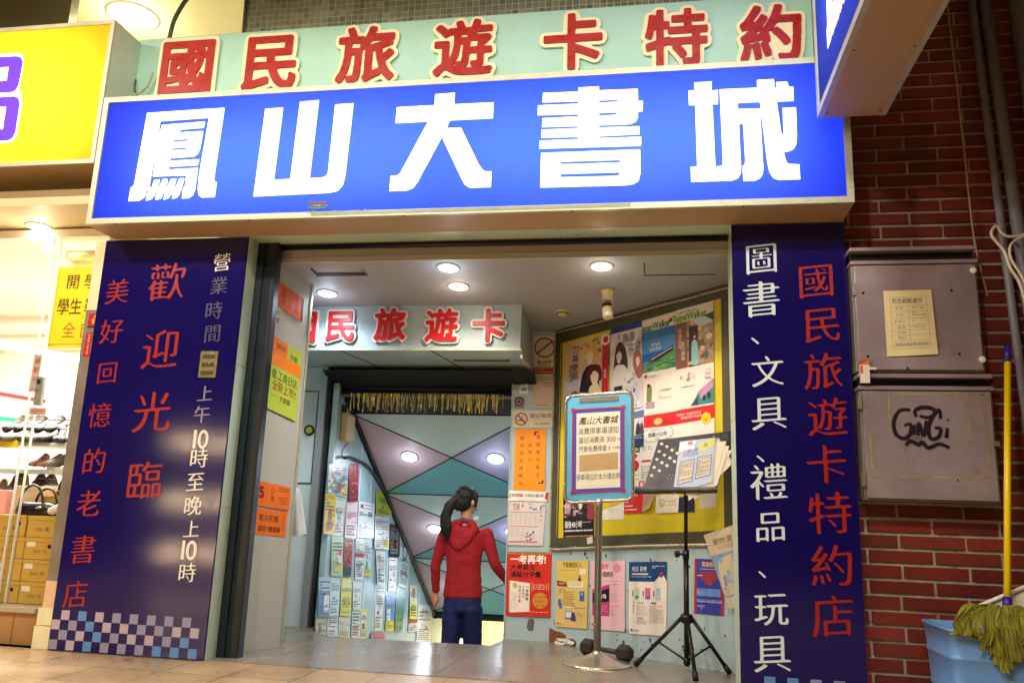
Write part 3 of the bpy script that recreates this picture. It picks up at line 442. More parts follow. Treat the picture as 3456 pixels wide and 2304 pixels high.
ent(-1.449,.751,WW,'warm recessed downlight in entrance ceiling, between the cool lamp and the 旅遊卡 beam')
ent(-.37,.445,WW,'warm recessed downlight in entrance ceiling nearest the yellow notice board')
ent(-2.518,.851,CW,'cool white recessed downlight in entrance ceiling beside the left wall notices',50)
sn = Vector((0,-.625,-1)).normalized()
for r in range(3):
    for sd,x in (('left',-2.3),('right',-1.47)):
        y = 2.05+1.075*r+.53
        downlight('downlight', ['upper','middle','lowest'][r]+' '+sd+' cool white downlight in the sloping stair ceiling, in a '+('mauve' if x < -2 else 'lilac')+' panel', (x,y,yc(y)), sn, .07, '#e6f2ff', 14, 14, 'downlights in the stair ceiling', side=.10)
l = bpy.data.lights.new('basement_lamp','AREA'); l.energy = 90; l.size = 1.2; l.color = lin('#ffe2ae'); lo = bpy.data.objects.new('basement_lamp', l); col.objects.link(lo); lo.location = (-1.9,6.6,-.36); lo.parent = E; lo.matrix_parent_inverse = Matrix.Translation(-E.location)
# ------------------------------------------------ the arcade roof over the pavement with its lamps
f = MB(); M_cream = mat('cream arcade ceiling','#efe6c4',.6,var=.04)
f.box((-9,-7,4.9),(6,.04,5.0), M_cream); f.box((-9,.04,4.9),(-3.02,2.6,5.0), M_cream); f.box((-9,2.5,3.2),(-3.02,2.6,4.9), M_cream); f.box((-3.06,.26,4.3),(-3.02,2.5,4.9), M_cream)
tag(f.build('arcade_ceiling'), 'cream arcade ceiling over the pavement, above the yellow sign', 'ceiling')
f = MB(); f.box((-9,.08,4.25),(-4.51,.16,4.95), mat('dark olive board','#55523c',.6,var=.1)); tag(f.build('dark_panel'), 'dark olive wall panel above the yellow sign at the top left', 'wall panel')
downlight('downlight','large round warm downlight in the cream ceiling above the yellow sign',(-4.29,.51,4.9),(0,0,-1),.17,'#fff3c8',260,14,'downlights in the arcade ceiling',side=.06)
for x,y in ((-3.1,-4.0),(.2,-4.0),(-5.6,-3.6),(-1.4,-5.8)):
    downlight('downlight','round warm downlight in the arcade ceiling out over the pavement',(x,y,4.9),(0,0,-1),.17,'#fff3e2',500,14,'downlights in the arcade ceiling',spot=177,side=.01)
# ------------------------------------------------ the big blue lit sign
def tubes(t, segs, col_, es, r=.016):
    m = mat('fluorescent tube '+col_+str(es), col_, .3, emit=col_, es=es)
    for a,b in segs:
        f = MB(); f.tube([a,b], r, m, 10); f.build('fluorescent_tube', t)
M_lit = mat('lit white acrylic', '#fffdf4', .3, emit='#fbffee', es=1.0)
M_inn = mat('sign box inside', '#e8e8e4', .6)
X0,X1,ZB,ZT = -3.766,1.112,2.75,3.672
t = thing('shop_sign', 'long blue backlit shop sign with five big white characters over the entrance', 'shop sign', (-1.33,-.16,2.75))
f = MB(); f.box((X0,-.30,ZB),(X1,-.012,ZB+.004), M_beige); f.box((X0,-.30,ZT-.004),(X1,-.012,ZT), M_alu); f.box((X0,-.30,ZB+.004),(X0+.006,-.012,ZT-.004), M_alu); f.box((X1-.006,-.30,ZB+.004),(X1,-.012,ZT-.004), M_alu)
f.box((X0+.006,-.018,ZB+.004),(X1-.006,-.012,ZT-.004), M_inn); f.build('case', t)
f = MB(); b = .038
f.box((X0,-.33,ZB),(X1,-.30,ZB+b), M_alu); f.box((X0,-.33,ZT-b),(X1,-.30,ZT), M_alu); f.box((X0,-.33,ZB+b),(X0+b,-.30,ZT-b), M_alu); f.box((X1-b,-.33,ZB+b),(X1,-.30,ZT-b), M_alu)
for x in (-3.55,-2.6,-1.55,-.5,.5,1.0): f.lathe([(0,0),(.007,0),(.007,.004),(0,.005)], (x,-.315,ZB), M_screw, 10, (0,0,-1))
f.build('frame', t)
f = MB(); f.poly([(X0+b,-.315,ZB+b),(X1-b,-.315,ZB+b),(X1-b,-.315,ZT-b),(X0+b,-.315,ZT-b)], sheet_glow('blue sign sheet', (.022,.056,.80))); f.build('face', t)
tubes(t, [((X0+.3+i*2.2,-.12,z),(X0+.3+i*2.2+2.1,-.12,z)) for z in (3.0,3.2,3.4) for i in (0,1)], '#f4f8ff', 24)
for L in DATA_LET[0]:
    f = MB(); loops_ = []; outers = []
    for l in L:                                    # holes listed after their outline
        inside = False
        for o in outers:
            x,y = l[0]; c = False; P = o[0]
            for i in range(len(P)):
                (x1,y1),(x2,y2) = P[i],P[i-1]
                if (y1 > y) != (y2 > y) and x < (x2-x1)*(y-y1)/(y2-y1)+x1: c = not c
            if c: o.append(l); inside = True
        if not inside: outers.append([l])
    for o in outers: f.loops(o, PL['SIGN'], -.004, .003, M_lit)
    f.build('letter', t)
f = MB(); x0,y0,x1,y1 = X0+1.60,ZB+.012,-.15,ZB+.034; f.box((x0,-.3325,y0),(x1,-.331,y1), mat('old tape','#8c9a6c',.35,var=.2,vs=12)); 
for k in range(16): a = x0-.02+k*.025; f.box((a,-.3332,y1-.004),(a+.014,-.3322,y1+random.uniform(.0,.012)), mat('old tape','#8c9a6c'))
f.build('tape', t)
# ------------------------------------------------ pale green board with raised red characters, and its twin on the inner beam
M_red = mat('red lacquer character','#a01c18',.28,var=.08,vs=6,spec=.55); M_crm = mat('cream plate','#e9e3b8',.3,var=.05,vs=5); M_wht = mat('white plate','#efe9e2',.3,var=.04); M_red2 = mat('bright red character','#d0242c',.3,spec=.5)
def plates(t, items, F, sc_, mp, mr, dz=0.):
    for ch,x,z,s in items:
        f = MB(); e = s*sc_; z += dz
        f.loops(biggest(outline(ch,.092,N=120,round_=2)), lambda a,b,h: F(x+a*e*.98,z+b*e,h), .006, .022, mp); p = f.build('letter_plate', t)
        f = MB(); f.loops(outline(ch,.030,N=170,round_=2), lambda a,b,h: F(x+a*e*.98,z+b*e,h), .0225, .034, mr); f.build('letter', p)
def area(l): return abs(sum(l[i-1][0]*l[i][1]-l[i][0]*l[i-1][1] for i in range(len(l))))/2
def biggest(L):                                    # the outer contours only: the plate fills the counters
    L = sorted(L, key=area, reverse=True); return [l for i,l in enumerate(L) if i == 0]
t = thing('upper_signboard', 'pale green painted board with raised red characters on cream plates, above blue sign', 'sign board', (-1.4,0,3.6))
f = MB(); f.box((-3.82,-.0,3.60),(.99,.042,4.325), mat('pale green board paint','#9fcdbb',.45,var=.06,vs=4,stain='#6f9a8c',ss=16,st=.68)); f.build('board', t)
plates(t, DATA_CH['top'], PL['PAN'], 1.02, M_crm, M_red, -.022)
t = thing('beam_sign', 'pale blue beam sign inside the entrance with red 民旅遊卡 characters on white plates', 'sign board', (-1.9,1.3,2.2))
f = MB(); yb = 1.12; f.hexa([(-3.3,yb,2.192),(-1.03,yb,2.192),(-1.03,1.70,2.14),(-3.3,1.70,2.14),(-3.3,yb,zc(yb)+.02),(-1.03,yb,zc(yb)+.02),(-1.03,1.70,zc(1.7)+.02),(-3.3,1.70,zc(1.7)+.02)], M_wall)
M_l = mat('beam seam','#3d4a4c',.6)
for a,b in ((-2.5,-2.3),(-1.75,-1.6)): f.hexa([(a,yb+.01,2.187),(a+.008,yb+.01,2.187),(b+.008,1.69,2.136),(b,1.69,2.136),(a,yb+.01,2.193),(a+.008,yb+.01,2.193),(b+.008,1.69,2.142),(b,1.69,2.142)], M_l)
f.box((-1.62,1.40,2.155),(-1.16,1.405,2.17), M_l); f.box((-3.3,yb-.006,2.186),(-1.024,yb+.012,2.206), M_alu); f.box((-1.026,yb+.012,2.20),(-1.018,1.69,2.17), M_alu); f.box((-1.03,yb+.01,2.13),(-1.012,1.66,2.155), M_alu)
f.build('board', t)
DATA_CH['beam'][0][1] += .045
plates(t, DATA_CH['beam'], PL['BEAM'], .93, M_wht, M_red2, 0)
# ------------------------------------------------ navy sign panels either side of the door
M_rk = mat('red lettering','#9c2114',.35); M_wk = mat('white lettering','#e4e2d6',.3); M_gk = mat('faded lettering','#4a4a66',.35); M_tk = mat('white bluish lettering','#d7e6ea',.3)
def squares(f, x0, x1, rows, z0, p, seed):
    r = random.Random(seed); cs = [mat('blue square','#5a8fc9',.3),mat('lilac grey square','#8f8fae',.3),mat('pale square','#b5aab8',.3),mat('lilac grey square','#8f8fae')]
    for k in range(rows):
        x = x0+.004+(p if k%2 else 0)
        while x+p < x1: f.box((x,-.0185,z0+k*p),(x+p*.97,-.0176,z0+k*p+p*.97), r.choice(cs)); x += 2*p
def panel(name, lab, x0, x1, sets, seed):
    t = thing(name, lab, 'sign panel', ((x0+x1)/2,0,0))
    f = MB(); f.box((x0,-.017,.004),(x1,-.001,2.742), M_navy); f.build('board', t)
    f = MB(); squares(f, x0+(.06 if x0 > 0 else 0), x1, 2 if x0 > 0 else 4, .010, .0605, seed); f.build('checker_squares', t)
    for k,m in sets:
        for i,(ch,x,z,s) in enumerate(DATA_CH[k]):
            f = MB(); mm = M_gk if (k == 'lp_wh' and i in (1,2,3)) else mat('dim reflection silver lettering','#8d8c92',.3) if (k == 'lp_wh' and i in (4,5)) else m  # 上 and 午 painted greyer, for the dim reflection in their silver
            asp = .95 if ch == '10' else 1.
            put(f, ch, PL['PAN'], x, z, s*(1.02 if ch != '10' else 1.35), mm, .0178, .0008, style=KAI if ch != '10' else .010, asp=asp); f.build('letter', t)
    return t
panel('sign_panel', 'tall navy sign panel left of the entrance with red 歡迎光臨 and white opening hours', -3.83, -2.752, [('lp_red',M_rk),('lp_big',M_rk),('lp_wh',M_wk)], 4)
panel('sign_panel', 'tall navy sign panel right of the entrance with white 圖書文具禮品玩具 and red characters', .457, 1.118, [('rp_wh',M_tk),('rp_red',M_rk)], 8)
t = thing('switch_plate', 'small brass key switch plate on the left navy panel', 'switch', (-2.94,-.02,1.85))
f = MB(); f.box((-3.0,-.026,1.768),(-2.876,-.0175,1.945), mat('worn brass plate','#8d8458',.4,.6,var=.3,vs=30)); f.build('plate', t)
f = MB()
for z in (1.79,1.845,1.90): f.box((-2.985,-.0275,z-.006),(-2.893,-.0262,z+.022), mat('dark brass','#4d4a2c',.5,.5))  # dark brass bars on the plate
f.lathe([(0,0),(.012,0),(.010,.01),(0,.011)], (-2.925,-.026,1.865), mat('key green','#9aa04a',.4,.5), 14, (0,-1,0)); f.build('key_slot', t)
# ------------------------------------------------ yellow sign of the neighbouring shop
t = thing('neighbour_sign', 'yellow backlit sign of the shoe shop with a purple character, cut by the left edge', 'shop sign', (-4.3,-.1,3.2))
x1,x0,zb,zt = -3.79,-6.2,3.20,4.292
f = MB(); f.box((x0,-.29,zb),(x1,.12,zb+.005), M_beige); f.box((x0,-.29,zt-.005),(x1,-.005,zt), M_alu); f.box((x1-.006,-.29,zb+.005),(x1,-.004,zt-.005), M_green); f.box((x0,-.01,zb+.005),(x1-.006,-.004,zt-.005), M_inn); f.build('case', t)
f = MB(); b = .03; f.box((x0,-.31,zb),(x1,-.29,zb+b), M_alu); f.box((x0,-.31,zt-b),(x1,-.29,zt), M_alu); f.box((x1-b,-.31,zb+b),(x1,-.29,zt-b), M_alu); f.build('frame', t)
f = MB(); f.poly([(x0,-.30,zb+b),(x1-b,-.30,zb+b),(x1-b,-.30,zt-b),(x0,-.30,zt-b)], sheet_glow('yellow sign sheet',(.90,.56,.02))); f.build('face', t)
tubes(t, [((x0+.1,-.1,z),(x1-.16,-.1,z)) for z in (3.42,3.68,3.94)], '#fff6e0', 19)
M_pur = mat('lit purple acrylic','#5a2cff',.3,emit='#5a34f4',es=.9); M_lw = mat('lit white outline','#ffffff',.3,emit='#fff4ff',es=1.0)
ext = lambda l, e=.42: [(p[0]-e if i in (0,len(l)-1) else p[0], p[1]) for i,p in enumerate(l)]
nei = [ext(l, .42 if i%2 == 0 else .30) for i,l in enumerate(DATA_LET[1])]; f = MB(); f.loops([ext(DATA_LET[2][0],.47)], PL['YEL'], .0105, .0115, M_lw); o = f.build('letter_outline', t)
f = MB(); f.loops(nei[:2], PL['YEL'], .0118, .0128, M_pur); f.loops(nei[2:], PL['YEL'], .0118, .0128, M_pur); f.build('letter', t)
# ------------------------------------------------ projecting sign, its underside towards the viewer
t = thing('projecting_sign', 'blue lit projecting sign hanging out over the pavement at the top right', 'shop sign', (1.1,-1.5,3.25))
x0,x1,y0,y1,zb = .918,1.29,-.385,-3.1,3.25; zt = 5.6; b = .045
f = MB(); f.box((x0+.012,y1,zb),(x1-.012,y0,zb+.006), M_beige); f.box((x0+.012,y0-.006,zb+.006),(x1-.012,y0,zt), M_alu); f.box((x1-.018,y1,zb+.006),(x1-.012,y0-.006,zt), M_inn); f.build('case', t)
f = MB()
for xa in (x0,x1-.03): f.box((xa,y1,zb-.003),(xa+.03,y0,zb+b-.003), M_alu); f.box((xa,y0-.03,zb+b-.003),(xa+.03,y0+.002,zt), M_alu)
for yy in (-.45,-1.1,-1.75):
    for xa in (x0+.045,x1-.045): f.lathe([(0,0),(.008,0),(.008,.004),(0,.005)], (xa,yy,zb), M_screw, 10, (0,0,-1))
f.box((x0+.03,y1,zb-.004),(x0+.075,y0-.01,zb-.0005), M_beige); f.box((x1-.075,y1,zb-.004),(x1-.03,y0-.01,zb-.0005), M_beige); f.build('frame', t)
f = MB(); f.poly([(x0+.012,y0-.03,zb+b),(x0+.012,y1,zb+b),(x0+.012,y1,zt),(x0+.012,y0-.03,zt)], sheet_glow('blue side sheet',(.05,.10,.70))); f.build('face', t)
tubes(t, [((1.1,y,zb+.3),(1.1,y,zt-.1)) for y in (-.8,-1.5,-2.2)], '#f4f8ff', 12)
f = MB(); L0_ = DATA_LET[0][0]; FX = frame((x0+.010,-.70,3.50),(0,-1,0),(0,0,1),(-1,0,0))
f.loops([[((x+3.476)*1.02,(y-2.907)*1.15) for x,y in L0_[0]]], FX, 0, .003, M_lit); f.loops([[((x+3.476)*1.02,(y-2.907)*1.15) for x,y in l] for l in L0_[1:4]], FX, 0, .003, M_lit)
for l in L0_[4:]: f.loops([[((x+3.476)*1.02,(y-2.907)*1.15) for x,y in l]], FX, 0, .003, M_lit)
f.build('letter', t)
# ------------------------------------------------ steel meter cabinets on the brick wall
M_cab = mat('stainless cabinet', '#a9999f', .32, .45, var=.16, vs=3, bump=.2, bs=3.4, stain='#6d645c', ss=4, st=.62)
M_cabd = mat('stainless side', '#8c8684', .4, .6, var=.1)
M_tap = mat('old tape residue', '#8d8460', .6, var=.3, vs=20)
def cabinet(name, lab, z0, z1, zl0, zl1, x0, x1):
    t = thing(name, lab, 'cabinet', ((x0+x1)/2,-.03,z0))
    f = MB(); f.box((x0,-.085,z0),(x1,.058,z1), M_cabd); f.box((x0-.005,-.10,zl0),(x1+.006,.058,zl0+.022), M_cab); f.box((x0-.008,-.112,zl1-.022),(x1+.002,.058,zl1), M_cab); f.box((x0+.004,-.055,zl0+.022),(x1-.004,.058,zl1-.022), M_black); f.build('case', t, bevel=.002)
    f = MB(); f.box((x0+.014,-.10,z0+.012),(x1-.012,-.086,z1-.004), M_cab); f.build('door', t, bevel=.003); return t
x0,x1 = 1.128,1.822
t = cabinet('meter_cabinet','upper stainless steel meter cabinet with a yellowed paper notice, on brick wall',1.815,2.448,2.452,2.552,x0,x1-.012)
f = MB()
for x,z in ((1.185,2.278),(1.661,2.289),(1.191,1.904),(1.678,1.918),(1.40,1.835)): f.lathe([(0,0),(.008,0),(.006,.006),(0,.007)], (x,-.10,z), M_screw, 12, (0,-1,0))
f.build('bolt', t)
for x,z in ((1.786,2.404),(1.795,1.886)):
    f = MB(); f.lathe([(.009,0),(.018,0),(.018,.008),(.009,.008)], (x,-.10,z), mat('white washer','#e8e4da',.4), 16, (0,-1,0)); f.build('lock_ring', t)
f = MB(); f.box((1.128,-.108,2.265),(1.142,-.09,2.335), M_steel); f.build('hinge', t)
t = cabinet('meter_cabinet','lower stainless steel meter cabinet with black graffiti and old tape marks',1.095,1.708,1.712,1.802,x0+.01,x1+.012)
f = MB(); rq = random.Random(2)
def residue(a, b, wd):
    f = MB(); a, b = Vector(a), Vector(b); n = int((b-a).length/.012); d = (b-a)/n; q = Vector((-d.z,0,d.x)).normalized(); w_ = wd
    for k in range(n):
        p = a+d*k; w0 = w_; w_ = wd*(rq.uniform(.5,1.1) if rq.random() < .85 else .12); f.poly([p-q*w0,p+d-q*w_,p+d+q*w_,p+q*w0], M_tap)
    f.build('tape_residue', t)
Y = -.1012
for a,b in (((1.28,1.684),(1.79,1.69)),((1.785,1.69),(1.782,1.235)),((1.185,1.222),(1.782,1.234)),((1.18,1.45),(1.183,1.222)),((1.29,1.68),(1.285,1.46)),((1.70,1.68),(1.695,1.42))): residue((a[0],Y,a[1]),(b[0],Y,b[1]),.008)
f = MB(); M_gra = mat('graffiti marker','#1f1020',.4)
G = {'G1':[(1.4,1.598),(1.344,1.593),(1.309,1.529),(1.317,1.461),(1.359,1.437),(1.392,1.467),(1.395,1.518),(1.363,1.509)],'i1':[(1.415,1.514),(1.409,1.459)],'n':[(1.431,1.455),(1.439,1.523),(1.462,1.456),(1.479,1.54)],'crown':[(1.43,1.56),(1.423,1.59),(1.456,1.612),(1.511,1.608),(1.529,1.583),(1.492,1.557),(1.446,1.565)],'G2':[(1.554,1.55),(1.55,1.6),(1.512,1.557),(1.488,1.498),(1.496,1.44),(1.536,1.449),(1.551,1.495),(1.52,1.499)],'i2':[(1.586,1.5),(1.577,1.445)],'d':[(1.589,1.546),(1.593,1.542)],'u':[(1.364,1.399),(1.39,1.425),(1.428,1.405),(1.452,1.418),(1.481,1.389),(1.537,1.411),(1.59,1.391)]}
def smooth(P, k=6):
    P = [Vector((*p,)) if len(p) == 3 else Vector((p[0],p[1],0)) for p in P]; Q = []
    for i in range(len(P)-1):
        p0,p1,p2,p3 = P[max(i-1,0)],P[i],P[i+1],P[min(i+2,len(P)-1)]
        for j in range(k):
            s = j/k; Q.append(.5*((2*p1)+(p2-p0)*s+(2*p0-5*p1+4*p2-p3)*s*s+(3*p1-p0-3*p2+p3)*s**3))
    return Q+[P[-1]]
for gi,(k,P) in enumerate(G.items()):
    Q = smooth(P) if len(P) > 2 else [Vector((*p,0)) for p in P]; wd = .0098; N = len(Q); vs = []
    for i,p in enumerate(Q):
        d = (Q[min(i+1,N-1)]-Q[max(i-1,0)]).normalized(); q = Vector((-d.y,d.x,0))*wd*(.8+.35*math.sin(3.1*i/N+.2)); yy = -.1018-gi*.0002-i*.00001
        vs += [(p.x-q.x,yy,p.y-q.y),(p.x+q.x,yy,p.y+q.y)]
    f.add(vs, [(2*i,2*i+1,2*i+3,2*i+2) for i in range(N-1)], M_gra)
f.build('graffiti', t, recalc=False)
f = MB()
for z in (1.60,1.17): f.box((1.124,-.106,z),(1.146,-.085,z+.075), mat('worn hinge','#8f8566',.5,.6))
f.box((1.815,-.108,1.405),(1.845,-.085,1.432), mat('worn hinge','#8f8566')); f.lathe([(0,0),(.006,0),(0,.004)], (1.62,-.1,1.215), M_screw, 10, (0,-1,0)); f.build('hinge', t)
t = thing('paper_packet','crushed red and white carton tucked between the panel and the cabinets','packet',(1.165,-.11,1.74))
f = MB(); f.box((1.14,-.128,1.745),(1.19,-.106,1.85), mat('carton white','#d8cfc0',.5,var=.1)); f.hexa([(1.14,-.129,1.85),(1.19,-.129,1.85),(1.19,-.105,1.85),(1.14,-.105,1.85),(1.138,-.135,1.87),(1.195,-.125,1.882),(1.195,-.11,1.882),(1.138,-.11,1.87)], mat('carton orange','#c4622e',.5)); f.box((1.141,-.1285,1.80),(1.155,-.1282,1.845), mat('carton orange','#c4622e')); f.build('carton', t)
f = MB(); f.box((1.19,-.1275,1.822),(1.228,-.108,1.836), mat('carton white','#d8cfc0')); f.build('flap', t)
# ------------------------------------------------ pipes and cables
M_pipe = mat('grey pipe paint','#77767e',.45,var=.12,vs=5,stain='#5a4a32',ss=7,st=.63)
def pipe(lab, a, b, r, cuffs=()):
    t = thing('wall_pipe', lab, 'pipe', b); f = MB(); f.tube([a,b], r, M_pipe, 18); f.build('pipe', t)
    for c in cuffs:
        p = Vector(a).lerp(Vector(b), c); d = (Vector(b)-Vector(a)).normalized(); f = MB(); f.tube([p-d*.02,p+d*.02], r*1.12, M_pipe, 18); f.build('coupling', t)
pipe('thin grey conduit pipe on the brick wall, left of two thicker pipes',(1.935,-.0,4.55),(2.085,-.0,.0),.023,(.44,))
pipe('middle grey pipe with rust spots on the brick wall',(2.005,.0,4.55),(2.20,0,0),.036,(.5,))
pipe('thickest grey drain pipe at the right edge of the photo',(2.185,-.02,4.55),(2.36,-.02,0),.055,(.3,))
M_cbl = mat('off white cable','#d5ccb8',.5)
def cable(name, lab, P, r, m, cat='cable'):
    f = MB(); f.tube(smooth(P), r, m, 6); tag(f.build(name), lab, cat)
cable('hanging_cable','thin beige cable hanging straight down the brick wall',[(1.80,.03,4.5),(1.814,.02,4.07),(1.835,.02,3.3),(1.85,.02,2.647),(1.90,.03,2.29)],.006,mat('beige cable','#9b8868',.6))
cable('loop_cable','white cable looped over the pipes at the right edge, upper strand',[(1.913,-.1,2.656),(1.934,-.1,2.669),(1.959,-.1,2.622),(2.005,-.1,2.603),(2.09,-.1,2.62)],.008,M_cbl)
cable('loop_cable','white cable falling in a long curve beside the pipes at the right edge',[(1.934,-.1,2.668),(1.913,-.1,2.656),(1.902,-.1,2.61),(1.958,-.1,2.518),(1.982,-.1,2.418),(2.03,-.1,2.30),(2.07,-.1,2.0)],.009,M_cbl)
cable('loop_cable','white cable bent back against the pipes at the right edge',[(2.09,-.11,2.612),(2.01,-.11,2.571),(1.982,-.115,2.517),(1.992,-.11,2.454),(2.046,-.11,2.328),(2.08,-.11,2.1)],.008,M_cbl)
cable('roof_cable','green black cable curving down the mosaic beside the round lamp',[(-3.36,.0,5.0),(-3.40,.0,4.75),(-3.50,.02,4.62),(-3.56,.02,4.48),(-3.58,.02,4.33)],.016,mat('green cable','#3a4a32',.5))
cable('roof_cable','thin dark cable hanging against the mosaic, right of the curved cable',[(-3.02,.03,5.0),(-3.0,.025,4.65),(-2.99,.025,4.33)],.010,mat('green cable','#3a4a32'))
cable('loose_wire','loose yellow green wire end lying between the yellow and blue signs',[(-3.62,-.06,4.01),(-3.64,-.06,3.92),(-3.69,-.07,3.85),(-3.75,-.1,3.80),(-3.80,-.12,3.70)],.008,mat('wire green','#8f9468',.5))
cable('loose_wire','dark loose wire end lying between the yellow and blue signs',[(-3.77,-.03,3.98),(-3.75,-.05,3.88),(-3.70,-.05,3.80),(-3.66,-.06,3.70)],.007,mat('wire dark','#3e4436',.5))
# ------------------------------------------------ bucket, mop, dustpan
t = thing('bucket','tall light blue plastic bucket at the right edge with a mop in it','bucket',(1.62,-.33,0))
f = MB(); M_bk = mat('light blue plastic','#6a9ad8',.34,var=.08,vs=4,spec=.5,stain='#8fa3b8',ss=11,st=.64); cx,cy = 1.715,-.28
def rring(hw, hd, z, r=.05, n=6):
    P = []
    for sx,sy,a0 in ((1,1,0),(-1,1,90),(-1,-1,180),(1,-1,270)):
        for k in range(n): a = math.radians(a0+90*k/(n-1)); P.append((cx+sx*(hw-r)+r*math.cos(a), cy+sy*(hd-r)+r*math.sin(a), z))
    return P
lev = [(.285,.205,.0),(.29,.21,.05),(.300,.217,.17),(.304,.220,.175),(.304,.220,.185),(.300,.216,.19),(.308,.222,.33),(.312,.225,.335),(.312,.225,.345),(.308,.222,.35),(.316,.228,.462),(.324,.236,.464),(.324,.236,.478),(.308,.220,.478),(.300,.214,.35),(.28,.20,.02)]
rg = [rring(*l) for l in lev]; n_ = len(rg[0]); f.add([p for r in rg for p in r], [(i*n_+k,i*n_+(k+1)%n_,(i+1)*n_+(k+1)%n_,(i+1)*n_+k) for i in range(len(rg)-1) for k in range(n_)]+[tuple(range((len(rg)-1)*n_,len(rg)*n_))], M_bk, True); f.build('body', t)
t = thing('mop','olive cloth mop with a yellow handle standing in the blue bucket','mop',(1.70,-.42,.58))
a,b = Vector((1.695,-.42,.575)), Vector((1.935,-.09,1.965)); f = MB(); f.tube([a.lerp(b,.035),a.lerp(b,.93)], .0165, mat('yellow handle','#f0d000',.35,var=.05), 14); f.build('handle', t)
f = MB(); f.tube([a.lerp(b,.93),b], .018, mat('purple grip','#33208a',.4), 14); f.build('grip', t)
f = MB(); f.tube([a,a.lerp(b,.04)], .022, mat('purple grip','#33208a'), 14); f.build('socket', t)
f = MB(); rm = random.Random(9); M_mops = [mat('olive mop cloth','#8a8620',.95,var=.25,vs=30,bump=.6,bs=150), mat('dirty olive mop cloth','#6d6a1a',.95,var=.3,vs=30,bump=.6,bs=150), mat('mid olive mop cloth','#7c7a24',.95,var=.3,vs=20,bump=.6,bs=150)]  # the strips take these olive tones in turn
for k in range(30):
    fx = 1.435+.0112*k+rm.uniform(-.016,.016); L = (.03+.20*math.exp(-((fx-1.63)/.07)**2))*rm.uniform(.45,1.15); x0 = 1.668+(fx-1.60)*.45; lay = rm.uniform(0,.022)
    P = smooth([(x0,-.40,.585-lay*.5),(x0+(fx-x0)*.5,-.455-lay*.4,.592-lay),(fx,-.508-lay*.5,.525-lay*.4),(fx+rm.uniform(-.008,.008),-.522-lay,.472),(fx+rm.uniform(-.035,.03),-.524-lay*.8,.476-L)],6); vs = []; N = len(P); ph = rm.uniform(0,6); tw = rm.uniform(-.7,.7)
    for i,p in enumerate(P):
        wd = .016+.003*math.sin(i*.7+ph); dy = .010*math.sin(ph+i*.33)+tw*.010*i/N; vs += [(p.x-wd,p.y-dy,p.z+.003),(p.x-wd*.3,p.y-.005*math.sin(i*.5+ph),p.z),(p.x+wd*.4,p.y+.004*math.sin(i*.4+ph),p.z),(p.x+wd,p.y+dy,p.z-.003*math.sin(ph))]
    f.add(vs, [(4*i+j,4*i+j+1,4*i+j+5,4*i+j+4) for i in range(N-1) for j in (0,1,2)], M_mops[k%3], False)
o = f.build('mop_head', t, recalc=False); sd = o.modifiers.new('thick','SOLIDIFY'); sd.thickness = .003
t = thing('dustpan','white plastic dustpan sticking out of the bucket behind the mop','dustpan',(1.72,-.3,.5))
f = MB(); f.loops([[(1.58,.47),(1.60,.56),(1.90,.70),(1.95,.66),(1.95,.45)]], yplane(-.22), -.012, .012, mat('white plastic','#e4dcc4',.4,var=.05)); f.build('pan', t)
f = MB(); f.tube([(1.60,-.235,.557),(1.90,-.235,.697)], .011, mat('white plastic','#e4dcc4'), 8); f.build('rim', t)
# ------------------------------------------------ notice on a chrome stand
t = thing('notice_stand','chrome stand with blue parking notice of the bookshop in front of the notice board','notice stand',(-.39,.80,0))
M_chr = mat('chrome','#cbc3b4',.24,.85)
f = MB(); f.lathe([(.232,0),(.232,.006),(.215,.014),(.15,.030),(.09,.048),(.045,.066),(.030,.078),(.028,.085)], (-.39,.80,.004), M_chr, 40); f.build('base', t)
f = MB(); f.lathe([(.024,.08),(.024,1.03),(.027,1.03),(.027,1.075),(.015,1.08)], (-.39,.80,0), M_chr, 24); f.build('pole', t)
SF = frame((-.396,.80,1.435), (math.cos(.075),0,math.sin(.075)), (-.01,0,1), (0,-1,0))
def rrect(hw, hh, r, n=6, cx=0, cy=0):
    return [(cx+sx*(hw-r)+r*math.cos(math.radians(a0+90*k/(n-1))), cy+sy*(hh-r)+r*math.sin(math.radians(a0+90*k/(n-1)))) for sx,sy,a0 in ((1,1,0),(-1,1,90),(-1,-1,180),(1,-1,270)) for k in range(n)]
P = rrect(.234,.372,.05); f = MB(); f.tube([SF(x,y,0) for x,y in P+P[:1]], .0115, M_chr, 10, caps=False); f.build('frame', t)
f = MB(); f.loops([rrect(.222,.358,.045)], SF, -.004, .006, mat('sky blue plastic','#5fb4dc',.35,var=.04)); bd = f.build('board', t)
def border(f, hw, hh, wd, h, m, cx=0, cy=0): f.loops([[(cx-hw,cy-hh),(cx+hw,cy-hh),(cx+hw,cy+hh),(cx-hw,cy+hh)],[(cx-hw+wd,cy-hh+wd),(cx+hw-wd,cy-hh+wd),(cx+hw-wd,cy+hh-wd),(cx-hw+wd,cy+hh-wd)]], SF, .006, h, m)
f = MB(); border(f,.183,.293,.030,.0085,mat('violet border','#4a4ab8',.4),-.005,-.02); border(f,.183,.293,.011,.0105,mat('red braid','#b01a3a',.5,bump=.8,bs=160),-.005,-.02)
for sx in (-1,1):
    for sy in (-1,1): f.loops([rrect(.014,.014,.008,4,-.005+sx*.176,-.02+sy*.287)], SF, .0105, .0125, mat('red braid','#b01a3a'))
f.build('border', bd)
f = MB(); f.loops([[(-.161,-.286),(.151,-.286),(.151,.246),(-.161,.246)]], SF, .006, .0072, pm('#e9e2cc'))
